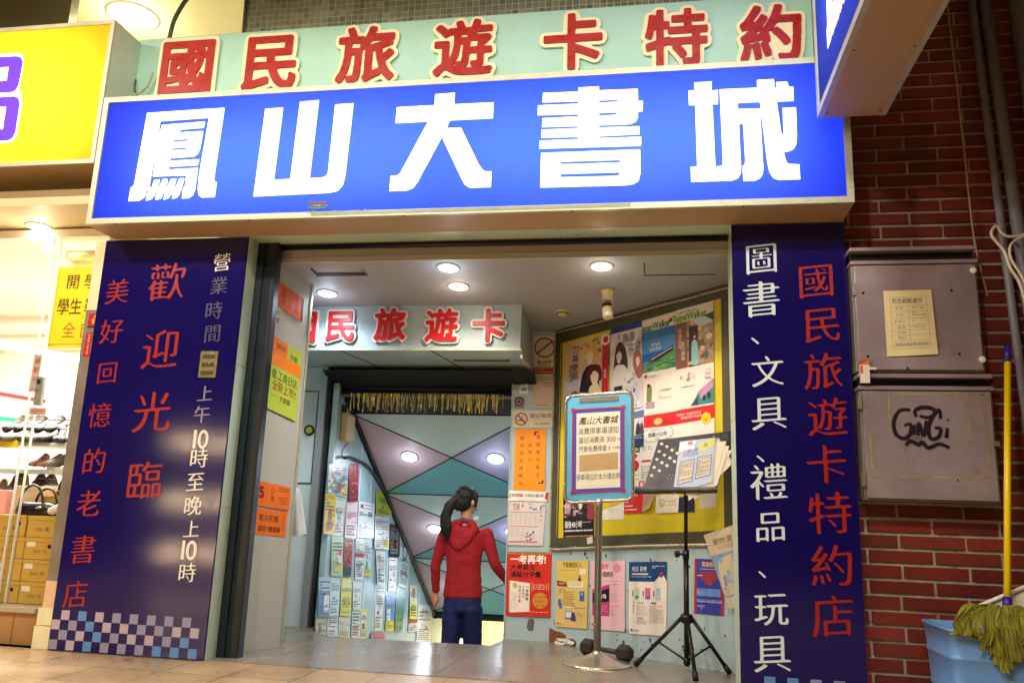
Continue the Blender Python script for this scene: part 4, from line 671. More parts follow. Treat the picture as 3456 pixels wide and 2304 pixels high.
for k in range(9): f.loops([[(-.155,.15-.052*k),(.146,.15-.052*k),(.146,.1512-.052*k),(-.155,.1512-.052*k)]], SF, .0072, .0074, pm('#b9b49a'))
K = pm('#2c2620'); K2 = pm('#5b5548'); R_ = pm('#b2401e')
put(f,'鳳山大書城',SF,-.002,.185,.056,K,.0076,.0003,style=.014,asp=.98,slant=.22)
put(f,'消費停車場須知',SF,-.004,.113,.050,K2,.0076,.0003,asp=.82,style=.003)
put(f,'當日消費滿',SF,-.052,.050,.046,K2,.0076,.0003,asp=.78,style=.003); put(f,'300',SF,.085,.050,.050,R_,.0076,.0003,asp=.85,style=.008); put(f,'元',SF,.138,.046,.022,K2,.0076,.0003)
put(f,'汽車免費停車',SF,-.042,-.012,.046,K2,.0076,.0003,asp=.72,style=.003); put(f,'1',SF,.072,-.012,.044,R_,.0076,.0003,style=.010); put(f,'小時',SF,.120,-.012,.024,K2,.0076,.0003)
f.loops([[(-.135,-.165),(.133,-.157),(.133,-.043),(-.135,-.052)]], SF, .0074, .0085, pm('#c0a272'))
put(f,'停車場位於本大樓右側',SF,-.004,-.205,.046,K2,.0076,.0003,asp=.66,style=.003)
f.build('notice', bd)
f = MB(); f.loops([rrect(.14,.016,.01,4,.0,.335)], SF, .006, .013, M_chr); f.build('clip', t)
# dumbbell behind the stand foot
t = thing('dumbbell','dark hexagonal iron dumbbell lying behind the chrome stand foot','dumbbell',(-.33,1.07,.06))
a,b = Vector((-.475,1.16,.058)), Vector((-.215,.985,.058)); d = (b-a).normalized(); M_db = mat('dark rubber iron','#2e231d',.6,var=.2,vs=30,bump=.2,bs=60)
for p,s in ((a,-1),(b,1)):
    f = MB(); f.lathe([(.0,-.052),(.040,-.052),(.0585,-.034),(.0585,.034),(.040,.052),(0,.052)], p, M_db, 6, d)
    for i in range(len(f.sm)): f.sm[i] = False
    f.build('weight', t, bevel=.004)
f = MB(); f.tube([a,b], .017, mat('dumbbell grip','#4a3a30',.5,.4), 12); f.build('grip', t)
f = MB(); f.loops([[(-.50,.545),(-.30,.52),(-.27,.56),(-.33,.575),(-.46,.575)]], frame((0,0,.005),(1,0,0),(0,1,0),(0,0,1)), 0, .001, mat('plastic scrap','#d6d0a2',.2)); tag(f.build('floor_scrap'), 'shiny scrap of clear tape on the floor in front of the chrome stand', 'litter')
# ------------------------------------------------ music stand
t = thing('music_stand','black folding music stand with tilted perforated desk, beside the chrome notice stand','music stand',(.190,.70,0))
M_ms = mat('black lacquer steel','#201c1a',.32,.4,var=.1); c0 = Vector((.190,.70,0))
f = MB(); f.tube([c0+Vector((0,0,.045)),c0+Vector((0,0,.76))], .0175, M_ms, 14); f.tube([c0+Vector((0,0,.74)),c0+Vector((0,-.03,1.12)),c0+Vector((.02,-.03,1.20))], .0125, M_ms, 12); f.build('pole', t)
f = MB(); f.lathe([(.03,-.03),(.045,-.02),(.045,.02),(.028,.03)], c0+Vector((0,0,.335)), M_ms, 6); f.lathe([(.022,-.03),(.022,.03)], c0+Vector((0,0,.735)), M_ms, 14); f.lathe([(.024,-.02),(.024,.02)], c0+Vector((0,0,.075)), M_ms, 10); f.build('collar', t)
f = MB(); f.tube([c0+Vector((0,0,.735)),c0+Vector((-.045,-.02,.738))], .008, M_ms, 8); f.lathe([(0,-.012),(.024,-.010),(.024,.010),(0,.012)], c0+Vector((-.058,-.026,.738)), M_ms, 7, (-.9,-.4,0)); f.build('knob', t)
for p in ((-.14,.82,.012),(.232,.42,.012),(.46,.745,.012)):
    p = Vector(p); h = c0+Vector((0,0,.335))+(p-c0).normalized()*.035; f = MB(); f.tube([h,h.lerp(p,.88)], .0125, M_ms, 10); lg = f.build('leg', t)
    f = MB(); f.tube([h.lerp(p,.86),p], [.017,.019], mat('rubber foot','#0d0c0c',.6), 10); f.build('rubber_foot', lg)
    f = MB(); m_ = h.lerp(p,.5); f.tube([c0+Vector((0,0,.075)),m_], .007, M_ms, 8); f.lathe([(.014,-.012),(.014,.012)], m_, M_ms, 8, (p-h)); f.build('brace', t)
MSF = PL['MS']; holes = DATA_MS['holes']; TL,TR,BR,BL = DATA_Q['desk'][1:]
f = MB(); circ = lambda x,y,r: [(x+r*math.cos(a),y+r*math.sin(a)) for a in np.linspace(0,2*math.pi,14,False)]
f.loops([[BL,BR,TR,TL]]+[circ(x,y,.0115) for x,y in holes]+[circ(.17+.012*i,.10+.02*(i%2),.0035) for i in range(4)], MSF, -.003, 0, mat('dark desk steel','#101014',.34,.2,var=.05)); f.build('desk', t)
f = MB(); f.hexa([MSF(-.045,-.012,0),MSF(.482,-.002,0),MSF(.482,-.002,.055),MSF(-.045,-.012,.055),MSF(-.045,.006,0),MSF(.482,.006,0),MSF(.482,.006,.055),MSF(-.045,.006,.055)], M_ms); f.hexa([MSF(-.045,-.012,.052),MSF(.482,-.002,.052),MSF(.482,-.002,.055),MSF(-.045,-.012,.055),MSF(-.045,.020,.052),MSF(.482,.020,.052),MSF(.482,.020,.055),MSF(-.045,.020,.055)], M_ms); f.build('lip', t)
t = thing('paper_stack','fanned stack of white papers on the music stand behind the leaflet','papers',tuple(MSF(.45,.2,.01))); M_pp = mat('white paper','#ece2cc',.6)
for i,q in enumerate((DATA_Q['pap1'][1:],[(0.333, 0.31), (0.555, 0.338), (0.579, 0.188), (0.333, -0.052)],DATA_Q['pap2'][1:],[(0.309, 0.31), (0.579, 0.324), (0.482, 0.047), (0.314, -0.038)],[(0.299, 0.338), (0.56, 0.357), (0.444, 0.019), (0.282, -0.024)])):
    f = MB(); f.loops([q], MSF, .004+.003*i, .0048+.003*i, M_pp); f.build('sheet', t)
f = MB(); f.lathe([(0,-.012),(.009,-.012),(.009,.012),(0,.012)], MSF(*DATA_MS['clip'],.018), mat('gold clip','#b89a4a',.3,.9), 10, (.9,0,.3)); f.build('clip', t)
# ------------------------------------------------ small fittings
t = thing('spotlight','white cylindrical spotlight hanging from the entrance ceiling above the notice board','spotlight',(-.35,.86,2.58))
M_sp = mat('ivory plastic','#d9c9a0',.4); f = MB(); f.lathe([(.052,0),(.052,.018),(.044,.022),(.040,.075),(.0,.075)], (-.35,.86,zc(.86)), M_sp, 24, (0,0,-1)); f.build('base', t)
f = MB()
for s in (-1,1): f.tube([(-.35+s*.036,.86,2.52),(-.35+s*.033,.86,2.44)], .004, M_sp, 6)
f.build('bracket', t)
f = MB(); ax = (.12,-.25,-1); f.lathe([(.0,-.03),(.036,-.03),(.038,.0)], (-.354,.86,2.45), M_black, 20, ax); f.lathe([(.039,0),(.039,.035),(.037,.036),(.037,.040),(.039,.041),(.039,.078),(.0,.078)], (-.354,.86,2.45), mat('spot white','#e6dcc2',.4), 20, ax); f.build('body', t)
f = MB(); f.lathe([(.060,0),(.060,.010),(.045,.016),(.036,.032),(.02,.034),(0,.034)], (-.726,1.27,zc(1.27)), mat('detector ivory','#cfc19a',.5), 24, (0,-.135,-1)); f.lathe([(.037,.012),(.046,.016),(.0365,.030)], (-.726,1.27,zc(1.27)), mat('detector vent','#6a5836',.6), 24, (0,-.135,-1), caps=False); tag(f.build('smoke_detector'), 'round ivory smoke detector on the entrance ceiling beside the beam sign', 'smoke detector')
t = thing('speaker','beige wall speaker at the top of the stair wall, under the shutter','speaker',(-2.66,1.85,1.65))
f = MB(); f.hexa([(-2.695,1.80,1.53),(-2.63,1.76,1.51),(-2.60,1.90,1.52),(-2.69,1.94,1.54),(-2.695,1.79,1.77),(-2.635,1.76,1.775),(-2.61,1.90,1.76),(-2.69,1.94,1.76)], mat('beige plastic','#c6a777',.5,var=.05)); f.build('box', t, bevel=.008)
f = MB(); f.hexa([(-2.6275,1.775,1.535),(-2.6245,1.785,1.535),(-2.599,1.885,1.54),(-2.6,1.89,1.54),(-2.6325,1.775,1.75),(-2.6295,1.785,1.75),(-2.606,1.885,1.745),(-2.607,1.89,1.745)], mat('speaker cloth','#e0d0b0',.8)); f.build('grille', t)
f = MB(); f.box((-2.75,1.79,1.79),(-2.67,1.84,1.84), M_black); f.tube([(-2.70,1.82,1.82),(-2.68,1.84,1.75)], .012, M_black, 8); f.build('bracket', t)
cable('speaker_cable','thin black cable hanging in a loop under the beige speaker',[(-2.64,1.85,1.52),(-2.66,1.80,1.46),(-2.67,1.80,1.41),(-2.65,1.85,1.38)],.004,M_black)
cable('stair_cable','thick black cable running from the speaker along the stair wall',[(-2.66,1.84,1.385),(-2.66,1.95,1.40),(-2.68,2.2,1.395),(-2.68,2.5,1.36),(-2.68,2.8,1.26),(-2.68,3.05,1.14)],.014,M_black)
f = MB(); P = [(-2.66,.92,1.10),(-2.655,.92,.98),(-2.64,.92,.86),(-2.62,.92,.75)]
rr_ = [.025,.045,.062,.07]; vs = []; n_ = 16
for i,(x,y,z) in enumerate(P): vs += [(x+rr_[i]*math.cos(a)*(1+.2*math.sin(4*a+i)), y+rr_[i]*.6*math.sin(a)*(1+.25*math.cos(5*a)), z+.012*math.sin(3*a+i)) for a in np.linspace(0,6.283,n_,False)]
f.add(vs, [(i*n_+k,i*n_+(k+1)%n_,(i+1)*n_+(k+1)%n_,(i+1)*n_+k) for i in range(3) for k in range(n_)]+[tuple(range(n_))], mat('white cloth','#cfd0d4',.8,var=.1,stain='#5a5f86',ss=6,st=.6), True)
o = f.build('hanging_cloth'); ss_ = o.modifiers.new('sub','SUBSURF'); ss_.levels = 1; ss_.render_levels = 1
tag(o, 'white and blue cloth hanging behind the end of the left wall', 'cloth')
f = MB(); f.tube([(-2.66,.92,1.10),(-2.64,.86,1.25),(-2.62,.80,1.28)], .004, M_wht, 6); f.build('string', o)
# ------------------------------------------------ shoe shop next door
N = thing('shoe_shop','brightly lit shoe shop next door behind glass, with white ceiling and shelves','shop',(-5,1.5,0))
M_ww = mat('warm white shop wall','#f3e8da',.6,var=.02)
f = MB(); f.box((-9,3.2,0),(-3.85,3.3,3.0), M_ww); f.box((-9,.2,2.86),(-3.85,3.3,2.92), M_ww); f.box((-3.97,.2,0),(-3.87,3.2,2.86), M_ww); f.box((-9,.1,0),(-8.9,3.3,3), M_ww)
for x,y,z in ((-9,2.9,2.62),(-9,2.6,2.72)): f.box((x,y,z),(-3.97,y+.3,2.86), M_ww)
f.hexa([(-6.6,.6,2.35),(-6.5,.6,2.35),(-4.2,3.2,2.05),(-4.3,3.2,2.05),(-6.6,.6,2.43),(-6.5,.6,2.43),(-4.2,3.2,2.12),(-4.3,3.2,2.12)], M_ww); f.build('interior_wall', N)
f = MB(); f.box((-9,-.22,2.94),(-3.82,.40,3.0), mat('cream soffit','#d9c79a',.5,var=.04)); f.box((-9,-.20,3.0),(-3.82,-.17,3.06), mat('soffit brown','#8f7550',.6)); f.box((-9,.12,3.0),(-3.84,.16,3.21), M_beige); f.box((-9,.42,2.88),(-3.97,.46,2.94), mat('door track','#5c4a38',.5)); f.build('soffit', N)
f = MB(); f.box((-9,.1,0),(-4.03,.42,.205), tiles('plinth tile','#b98a5a','#ad7f50','#8a6238',.2,.2,.4)); f.box((-9,.07,.205),(-4.03,3.2,.235), mat('plinth edge','#b8ab98',.4,.2)); f.build('plinth', N)
f = MB(); f.box((-3.945,.03,.42),(-3.832,.16,2.25), mat('scuffed steel','#8f877c',.4,.5,var=.2,vs=4,stain='#c9a08a',ss=3,st=.55)); f.box((-3.945,.03,2.25),(-3.832,.16,2.75), M_crm); f.box((-3.97,.01,0),(-3.832,.16,.14), M_crm); f.box((-3.96,.012,.145),(-3.832,.16,.25), M_crm); f.box((-3.945,.028,.25),(-3.832,.16,.42), mat('pinkish plaster','#dcb89a',.5,var=.1)); f.build('corner_post', N)
f = MB(); G_ = glass('shop glass'); f.poly([(-4.43,.20,.24),(-3.96,.20,.24),(-3.96,.20,2.86),(-4.43,.20,2.86)], G_); f.poly([(-6.5,.24,.24),(-4.40,.24,.24),(-4.40,.24,2.86),(-6.5,.24,2.86)], G_)
M_ed = mat('glass edge','#e8efe9',.2,emit='#ffffff',es=.0); f.box((-4.433,.19,.24),(-4.427,.21,2.86), M_ed); f.box((-4.403,.23,.24),(-4.397,.25,2.86), M_ed); f.build('glass_front', N)
f = MB(); f.tube([(-4.36,.30,2.74),(-4.0,.30,2.74)], .045, M_crm, 16); f.box((-4.35,.30,2.63),(-4.0,.31,2.70), M_crm); tag(f.build('roller_blind'), 'cream roller blind at the top of the shoe shop window', 'blind')
downlight('downlight','warm recessed downlight in the cream soffit below the yellow sign',(-4.56,.17,2.94),(0,0,-1),.075,'#fff1d8',80,14,'downlights of the shoe shop')
for x,y,p in ((-4.9,1.1,150),(-6.2,1.4,160)):
    l = bpy.data.lights.new('shop_lamp','AREA'); l.energy = p; l.size = 1.1; l.color = lin('#fff8ee'); lo = bpy.data.objects.new('shop_lamp', l); col.objects.link(lo); lo.location = (x,y,2.82); lo.parent = N; lo.matrix_parent_inverse = Matrix.Translation(-N.location)
# hanging shelf with shoes
M_shf = mat('white shelf','#e9e7e2',.4); M_gsh = mat('glass shelf edge','#a9c4c2',.2)
def shelf(lab, x0, x1, y0, y1, zs):
    t = thing('shoe_shelf', lab, 'shelf', ((x0+x1)/2,y0,zs[-1]))
    for z in zs: f = MB(); f.box((x0,y0,z-.03),(x1,y1,z), M_shf); f.box((x0,y0-.004,z-.028),(x1,y0,z-.002), M_gsh); f.build('board', t)
    f = MB()
    for x in (x0+.02,x1-.05): f.box((x,y1-.04,zs[-1]-.4),(x+.03,y1,zs[0]+.1), M_shf)
    f.build('upright', t)
shelf('white shoe shelf on the left in the shop, carrying black shoes', -6.2,-4.66,.80,1.15,(1.38,1.17,.98)); f = MB(); f.box((-6.2,.95,1.381),(-4.68,1.13,1.469), M_shf); tag(f.build('display_riser',bevel=.003),'long white riser block on the left shoe shelf','riser')
shelf('white shoe shelf behind the glass beside the grey post', -4.65,-4.12,.75,1.10,(1.375,1.19,1.05))
def shoe_mesh(m, heel):
    f = MB(); st = [(0,.033,.0,.075+heel),(.03,.036,.0,.08+heel),(.08,.034,.0,.06+heel*.7),(.14,.036,.0,.045+heel*.25),(.19,.040,.0,.045),(.225,.034,.0,.035),(.248,.015,.0,.02)]; vs = []; n = 12
    for x,hw,z0,h in st:
        base = heel*max(0,1-x/.15)
        for k in range(n):
            a = 2*math.pi*k/n; vs.append((hw*math.cos(a), -x+.12, base+max(0,(h-base)*(.5+.5*math.sin(a)))))
    f.add(vs, [(i*n+k,i*n+(k+1)%n,(i+1)*n+(k+1)%n,(i+1)*n+k) for i in range(len(st)-1) for k in range(n)]+[tuple(range(n)),tuple(range((len(st)-1)*n,len(st)*n))], m, True)
    if heel: f.tube([(0,.105,heel),(0,.10,0)], [.018,.010], m, 8)
    return f
sh = [('black',mat('black leather','#14110f',.3,var=.1)),('brown',mat('brown leather','#7a4a26',.35,var=.1)),('grey',mat('grey leather','#5b5852',.4,var=.1))]
protos = {}
def shoe(cl, x, y, z, rz, lab):
    if cl not in protos:
        t = thing('shoe', lab, 'shoe', (0,0,0), 'shoes on the shop shelves'); shoe_mesh(dict(sh)[cl], .035).build('upper', t)
        f = MB(); f.lathe([(.0,0),(.024,0),(.026,.004),(.0,.004)], (0,.06,.083), mat('shoe lining','#c9a27a',.6), 12); f.build('lining', t); protos[cl] = t
    else: t = copy_tree(protos[cl]); tag(t, lab)
    t.location = (x,y,z); t.rotation_euler = (0,0,rz); k_ = .85 if cl == 'brown' else 1.2; t.scale = (k_,k_,k_*1.2)
rs = random.Random(6)
for k in range(12): shoe('black' if k%4 else 'grey', -5.20+k*.048, .86+.05*(k%2), 1.38, rs.uniform(-.3,.5), 'black leather shoe in the row on top of the left shop shelf' if k%4 else 'grey shoe in the row on top of the left shop shelf')
for k in range(9): shoe('black', -5.22+k*.062, 1.02, 1.47, rs.uniform(-.4,.5), 'black leather shoe in the raised back row of the left shop shelf')
for k in range(6): shoe(['black','grey','black','black','brown','black'][k], -4.62+k*.075, .84, 1.375, rs.uniform(.2,.8), {'black':'black shoe on the top shelf behind the glass by the grey post','grey':'grey shoe on the top shelf behind the glass by the grey post','brown':'brown shoe on the top shelf behind the glass by the grey post'}[['black','grey','black','black','brown','black'][k]])
for k in range(5): shoe(['brown','brown','grey','brown','grey'][k], -4.80+k*.10, .84, 1.19, rs.uniform(-.3,.7), {'brown':'brown shoe on the lower shelf behind the glass','grey':'grey shoe on the lower shelf behind the glass'}[['brown','brown','grey','brown','grey'][k]])
for k in range(7): shoe(['grey','brown','black'][k%3], -5.2+k*.09, .88, .98, rs.uniform(.4,1.0), ['grey','brown','black'][k%3]+' shoe on the lowest level of the left shop shelf')
f = MB(); f.box((-5.35,.785,1.335),(-4.97,.796,1.395), pm('#f0d22e')); tag(f.build('shelf_label'), 'yellow price strip along the left shoe shelf', 'label')
# shoe boxes on the plinth
M_bx = mat('tan shoe box card','#c49b42',.7,var=.06,vs=6); M_hole = mat('box hole','#120c06',.9); M_lb = mat('white box label','#e8e0d0',.6); M_pen = mat('pen on card','#6b5320',.8)
def shoebox(x0, x1, r, lab, hole=False, label=False, text='505'):
    z0 = .237+.148*r; t = thing('shoe_box', lab, 'shoe box', ((x0+x1)/2,.30,z0), 'tan shoe boxes stacked in the shop window')
    f = MB(); f.box((x0+.003,.255,z0+.001),(x1-.003,.55,z0+.144), M_bx); f.build('box', t, bevel=.003)
    f = MB(); f.box((x0+.001,.251,z0+.118),(x1-.001,.553,z0+.1465), M_bx); f.build('lid', t, bevel=.002)
    if hole: f = MB(); f.lathe([(0,0),(.014,0),(.014,.0006),(0,.0006)], (x1-.055,.2545,z0+.09), M_hole, 16, (0,-1,0)); f.build('finger_hole', t)
    if label: f = MB(); f.box((x0+.02,.2535,z0+.085),(x0+.085,.2545,z0+.118), M_lb); f.build('label', t)
    f = MB(); put(f, text, yplane(.2542), (x0+x1)/2, z0+.055, .03, M_pen, 0, 0, asp=1.3); f.build('writing', t)
nm = ['bottom','second','third','top']
for r in range(4):
    d = .018*r
    for c,(a,b) in enumerate(((-4.83,-4.575),(-4.575,-4.325),(-4.325,-4.075))): shoebox(a-d*.2-.05*(r==3)*(c<2)*.2,b-d*.2-.05*(r==3)*(c<2)*.2,r,'tan shoe box, '+nm[r]+' row of the stack, '+['at the left edge of the photo','middle column','right column beside the post'][c], hole=(r+c)%3==1, label=(c==2 and r<3) or (c==1 and r==1), text=['500 元','500 元','500 元','505 黑'][r])
f = MB(); f.box((-5.05,.40,.83),(-4.66,.62,1.0), mat('pink card','#e0a0a0',.6)); tag(f.build('card_box',bevel=.004), 'pale pink card box on the left of the shoe box stack', 'box')
f = MB(); f.box((-4.62,.42,.83),(-4.40,.62,1.03), mat('pale beige card','#cdb598',.6)); f.box((-4.622,.418,1.0),(-4.398,.622,1.033), mat('pale beige card','#cdb598')); tag(f.build('card_box',bevel=.004), 'pale beige carton standing on the stacked shoe boxes', 'box')
f = MB(); f.box((-4.38,.42,.83),(-4.08,.62,.97), M_bx); tag(f.build('card_box',bevel=.004), 'tan carton on the shoe boxes behind the black handbag', 'box')
def handbag(lab, x, y, z, wd, hh):
    t = thing('handbag', lab, 'handbag', (x,y,z)); f = MB(); M_ = mat('black bag leather','#100e0d',.3); n = 16; vs = []
    for i,(s,zz) in enumerate(((1,0),(1.02,.02),(.95,hh*.7),(.7,hh),(.4,hh*1.02))): vs += [(x+wd*.5*s*math.copysign(abs(math.cos(a))**.6,math.cos(a)), y+.06*s*math.copysign(abs(math.sin(a))**.6,math.sin(a)), z+zz) for a in np.linspace(0,6.283,n,False)]
    f.add(vs, [(i*n+k,i*n+(k+1)%n,(i+1)*n+(k+1)%n,(i+1)*n+k) for i in range(4) for k in range(n)]+[tuple(range(n)),tuple(range(4*n,5*n))], M_, True); f.build('body', t)
    f = MB(); f.tube([(x-wd*.12+wd*.28*math.cos(a), y-.03, z+hh*.8+wd*.42*math.sin(a)) for a in np.linspace(0,3.1416,12)], .009, M_, 8); f.tube([(x+wd*.10+wd*.26*math.cos(a), y+.03, z+hh*.8+wd*.36*math.sin(a)) for a in np.linspace(0,3.1416,12)], .009, M_, 8); f.build('handle', t)
    f = MB(); f.tube([(x+wd*.1,y-.062,z+hh*.55),(x+wd*.22,y-.062,z+hh*.62)], .008, M_chr, 8); f.build('buckle', t)
handbag('black leather handbag with curved handles on top of the shoe boxes', -4.33,.33,.832,.33,.085); handbag('small black handbag on the tan carton behind the larger bag', -4.21,.52,.972,.26,.05)
f = MB(); f.tube(smooth([(-4.20,.30,.86),(-4.14,.28,.88),(-4.08,.27,.90),(-4.03,.27,.86)]), [.03]*19, M_wht, 8); tag(f.build('paper_bundle'), 'crumpled white paper on the shoe boxes beside the handbag', 'paper')
f = MB(); PB = yplane(1.14); W1 = pm('#f5efe8')
f.loops([[(-5.75,1.60),(-5.10,1.55),(-5.06,1.77),(-5.71,1.86)]], PB, 0, .003, W1); f.loops([[(-5.72,1.82),(-5.07,1.735),(-5.065,1.765),(-5.715,1.855)]], PB, .003, .004, pm('#d8463c')); f.loops([[(-5.75,1.602),(-5.10,1.552),(-5.095,1.588),(-5.745,1.64)]], PB, .003, .004, pm('#3aa58a')); put(f,'P',PB,-5.60,1.735,.13,pm('#c03a3a'),.0045); put(f,'pierre',PB,-5.38,1.70,.05,pm('#b0a8a0'),.0045)
tag(f.build('shop_banner'), 'white shop banner with red and green stripes and a red letter P', 'banner')

cable('soffit_cable','thin black cable sagging under the yellow sign, upper strand',[(-6.2,.02,3.13),(-5.4,.03,3.12),(-4.8,.03,3.11),(-4.3,.03,3.13),(-3.86,.03,3.17)],.008,M_black)
cable('soffit_cable','thin black cable sagging under the yellow sign, lower strand',[(-6.2,.0,3.10),(-5.3,.0,3.085),(-4.75,.0,3.075),(-4.2,.0,3.11),(-3.86,.02,3.16)],.008,M_black)
# a lamp post out on the pavement behind the viewer; its globes show as streaks on the glossy navy panel
t = thing('street_lamp','pavement lamp post with three warm globe lamps, out on the street side','street lamp',(-5.85,-5.1,0))
f = MB(); f.tube([(-5.85,-5.1,0),(-5.85,-5.1,2.1)], .03, M_black, 10); f.build('post', t)
for z in (.36,1.0,1.74):
    f = MB(); f.lathe([(.10*math.sin(a),.10-.10*math.cos(a)) for a in np.linspace(.02,3.12,12)], (-5.80,-5.0,z-.1), mat('lamp globe','#fff0d0',.3,emit='#ffd9a4',es=115), 18); f.build('globe', t)
# ------------------------------------------------ posters, notices and labels: each sheet one object with its printing
rp = random.Random(21)
def poster(key, label, bg, els=(), name='poster', cat='poster', lift=.003, group=None, curl=.006, thick=.0007, kai=None):
    q = DATA_Q[key]; F0 = PL[q[0]]; TL,TR,BR,BL = [Vector(p) for p in q[1:]]
    W_ = ((TR-TL).length+(BR-BL).length)/2; H_ = ((BL-TL).length+(BR-TR).length)/2; ar = H_/W_
    ca, cb = rp.uniform(0,curl*.7), rp.uniform(0,curl*1.3); c = [0, ca, cb, ca+cb]
    def F(s, t, h=0.):
        p = (TL*(1-s)+TR*s)*(1-t)+(BL*(1-s)+BR*s)*t; k = (c[0]*(1-s)+c[1]*s)*(1-t)+(c[2]*(1-s)+c[3]*s)*t
        return F0(p.x, p.y, lift+k+h)
    F2 = lambda x,y,h: F(x,-y,h)
    f = MB(); m = pm(bg); g_ = 6; f.add([F(i/g_,j/g_,z) for z in (0,thick) for j in range(g_+1) for i in range(g_+1)], [tuple((j*(g_+1)+i+o_+b0) for o_ in (0,1,g_+2,g_+1)) for b0 in (0,(g_+1)**2) for j in range(g_) for i in range(g_)], m); h = thick+.0002
    for e in els:
        k = e[0]; h += .00022
        if k == 'r': _,x0,y0,x1,y1,cl = e; f.poly([F(x0,y1,h),F(x1,y1,h),F(x1,y0,h),F(x0,y0,h)], pm(cl))
        elif k == 'p': f.loops([[(a,b) for a,b in e[1]]], F, h, h, pm(e[2]))
        elif k == 's': f.loops([[(a.x,a.y) for a in smooth(e[1]+[e[1][0]],4)[:-1]]], F, h, h, pm(e[2]))
        elif k == 'e': _,cx,cy,rx,ry,cl = e; f.poly([F(cx+rx*math.cos(a),cy+ry*math.sin(a),h) for a in np.linspace(0,6.283,20,False)], pm(cl))
        elif k == 'o': _,cx,cy,r,r2,cl = e; f.loops([[(cx+r*math.cos(a),cy+r/ar*math.sin(a)) for a in np.linspace(0,6.283,28,False)],[(cx+r2*math.cos(a),cy+r2/ar*math.sin(a)) for a in np.linspace(0,6.283,28,False)]], F, h, h, pm(cl))
        elif k == 't': _,cx,cy,hh,tx,cl = e[:6]; put(f, tx, F2, cx, -cy, hh, pm(cl), h, 0, e[6] if len(e) > 6 and e[6] else None, ar*(e[7] if len(e) > 7 else 1), e[8] if len(e) > 8 else 0)
        elif k == 'v':
            _,cx,cy,hh,tx,cl = e[:6]; pitch = e[7] if len(e) > 7 else hh*1.08
            for i,ch in enumerate(tx): put(f, ch, F2, cx, -(cy+pitch*i), hh, pm(cl), h, 0, e[6] if len(e) > 6 and e[6] else None, ar)
        elif k == 'l':
            _,x0,y0,x1,y1,n,cl = e; p = (y1-y0)/n; mm = pm(cl)
            for i in range(n):
                x = x0; y = y0+p*i
                while x < x1-.01:
                    wd = rp.uniform(.03,.14)*(x1-x0); b = min(x+wd,x1); f.poly([F(x,y+p*.5,h),F(b,y+p*.5,h),F(b,y,h),F(x,y,h)], mm); x = b+rp.uniform(.008,.03)
                    if rp.random() < .06: break
        elif k == 'n':                             # a patch of small mixed coloured shapes (a busy printed picture)
            _,x0,y0,x1,y1,n,cs = e
            for i in range(n):
                a,b = rp.uniform(x0,x1), rp.uniform(y0,y1); w_,h_ = rp.uniform(.06,.17)*(x1-x0), rp.uniform(.04,.13)*(y1-y0); qn = rp.randint(5,8)
                f.poly([F(min(max(a+w_*math.cos(g)*rp.uniform(.5,1),x0),x1),min(max(b+h_*math.sin(g)*rp.uniform(.5,1),y0),y1),h+i*.00002) for g in np.linspace(0,6.283,qn,False)], pm(cs[i%len(cs)]))
    o = f.build(name, recalc=False); tag(o, label, cat, group); return o
def blotch(n, cs, x0=0., y0=0., x1=1., y1=1.): return ('n',x0,y0,x1,y1,n,cs)
# the notice board itself
t = thing('notice_board','large yellow notice board with worn dark green frame on the angled right wall','notice board',tuple(PL['A'](.8,.75)))
PA = PL['A']; M_yb = mat('yellow board paint','#d8c218',.5,var=.06,vs=4,stain='#6f6a20',ss=9,st=.66); M_fr = mat('worn olive frame','#4d4b34',.5,.2,var=.3,vs=8); M_rail = mat('chipped rail','#b8ac8c',.45,.4,var=.2,vs=14,stain='#4a4230',ss=18,st=.56)
bi = [(.07,2.36),(1.56,2.50),(1.555,.90),(.07,.79)]; bo = [(-.005,2.475),(1.66,2.595),(1.66,.83),(-.005,.715)]
f = MB(); f.loops([bi], PA, .0, .006, M_yb); f.build('board', t)
f = MB(); f.loops([bo,bi], PA, .0, .016, M_fr); f.build('frame', t)
f = MB()
def rail(a, b, r=.008): f.tube([PA(a[0]+(b[0]-a[0])*k/14+rp.gauss(0,.0012), a[1]+(b[1]-a[1])*k/14+rp.gauss(0,.0018), .018) for k in range(15)], r, M_rail, 6)
rail((-.005,.715),(-.005,2.47)); rail((-.005,2.45),(1.66,2.565),.007); rail((0,.70),(1.66,.818),.011); rail((.065,.79),(.065,2.36),.004); f.build('rail', t)
for a,b in (((1.15,.84),.05),((.9,.815),.03)): pass
BL_ = '#26201f'
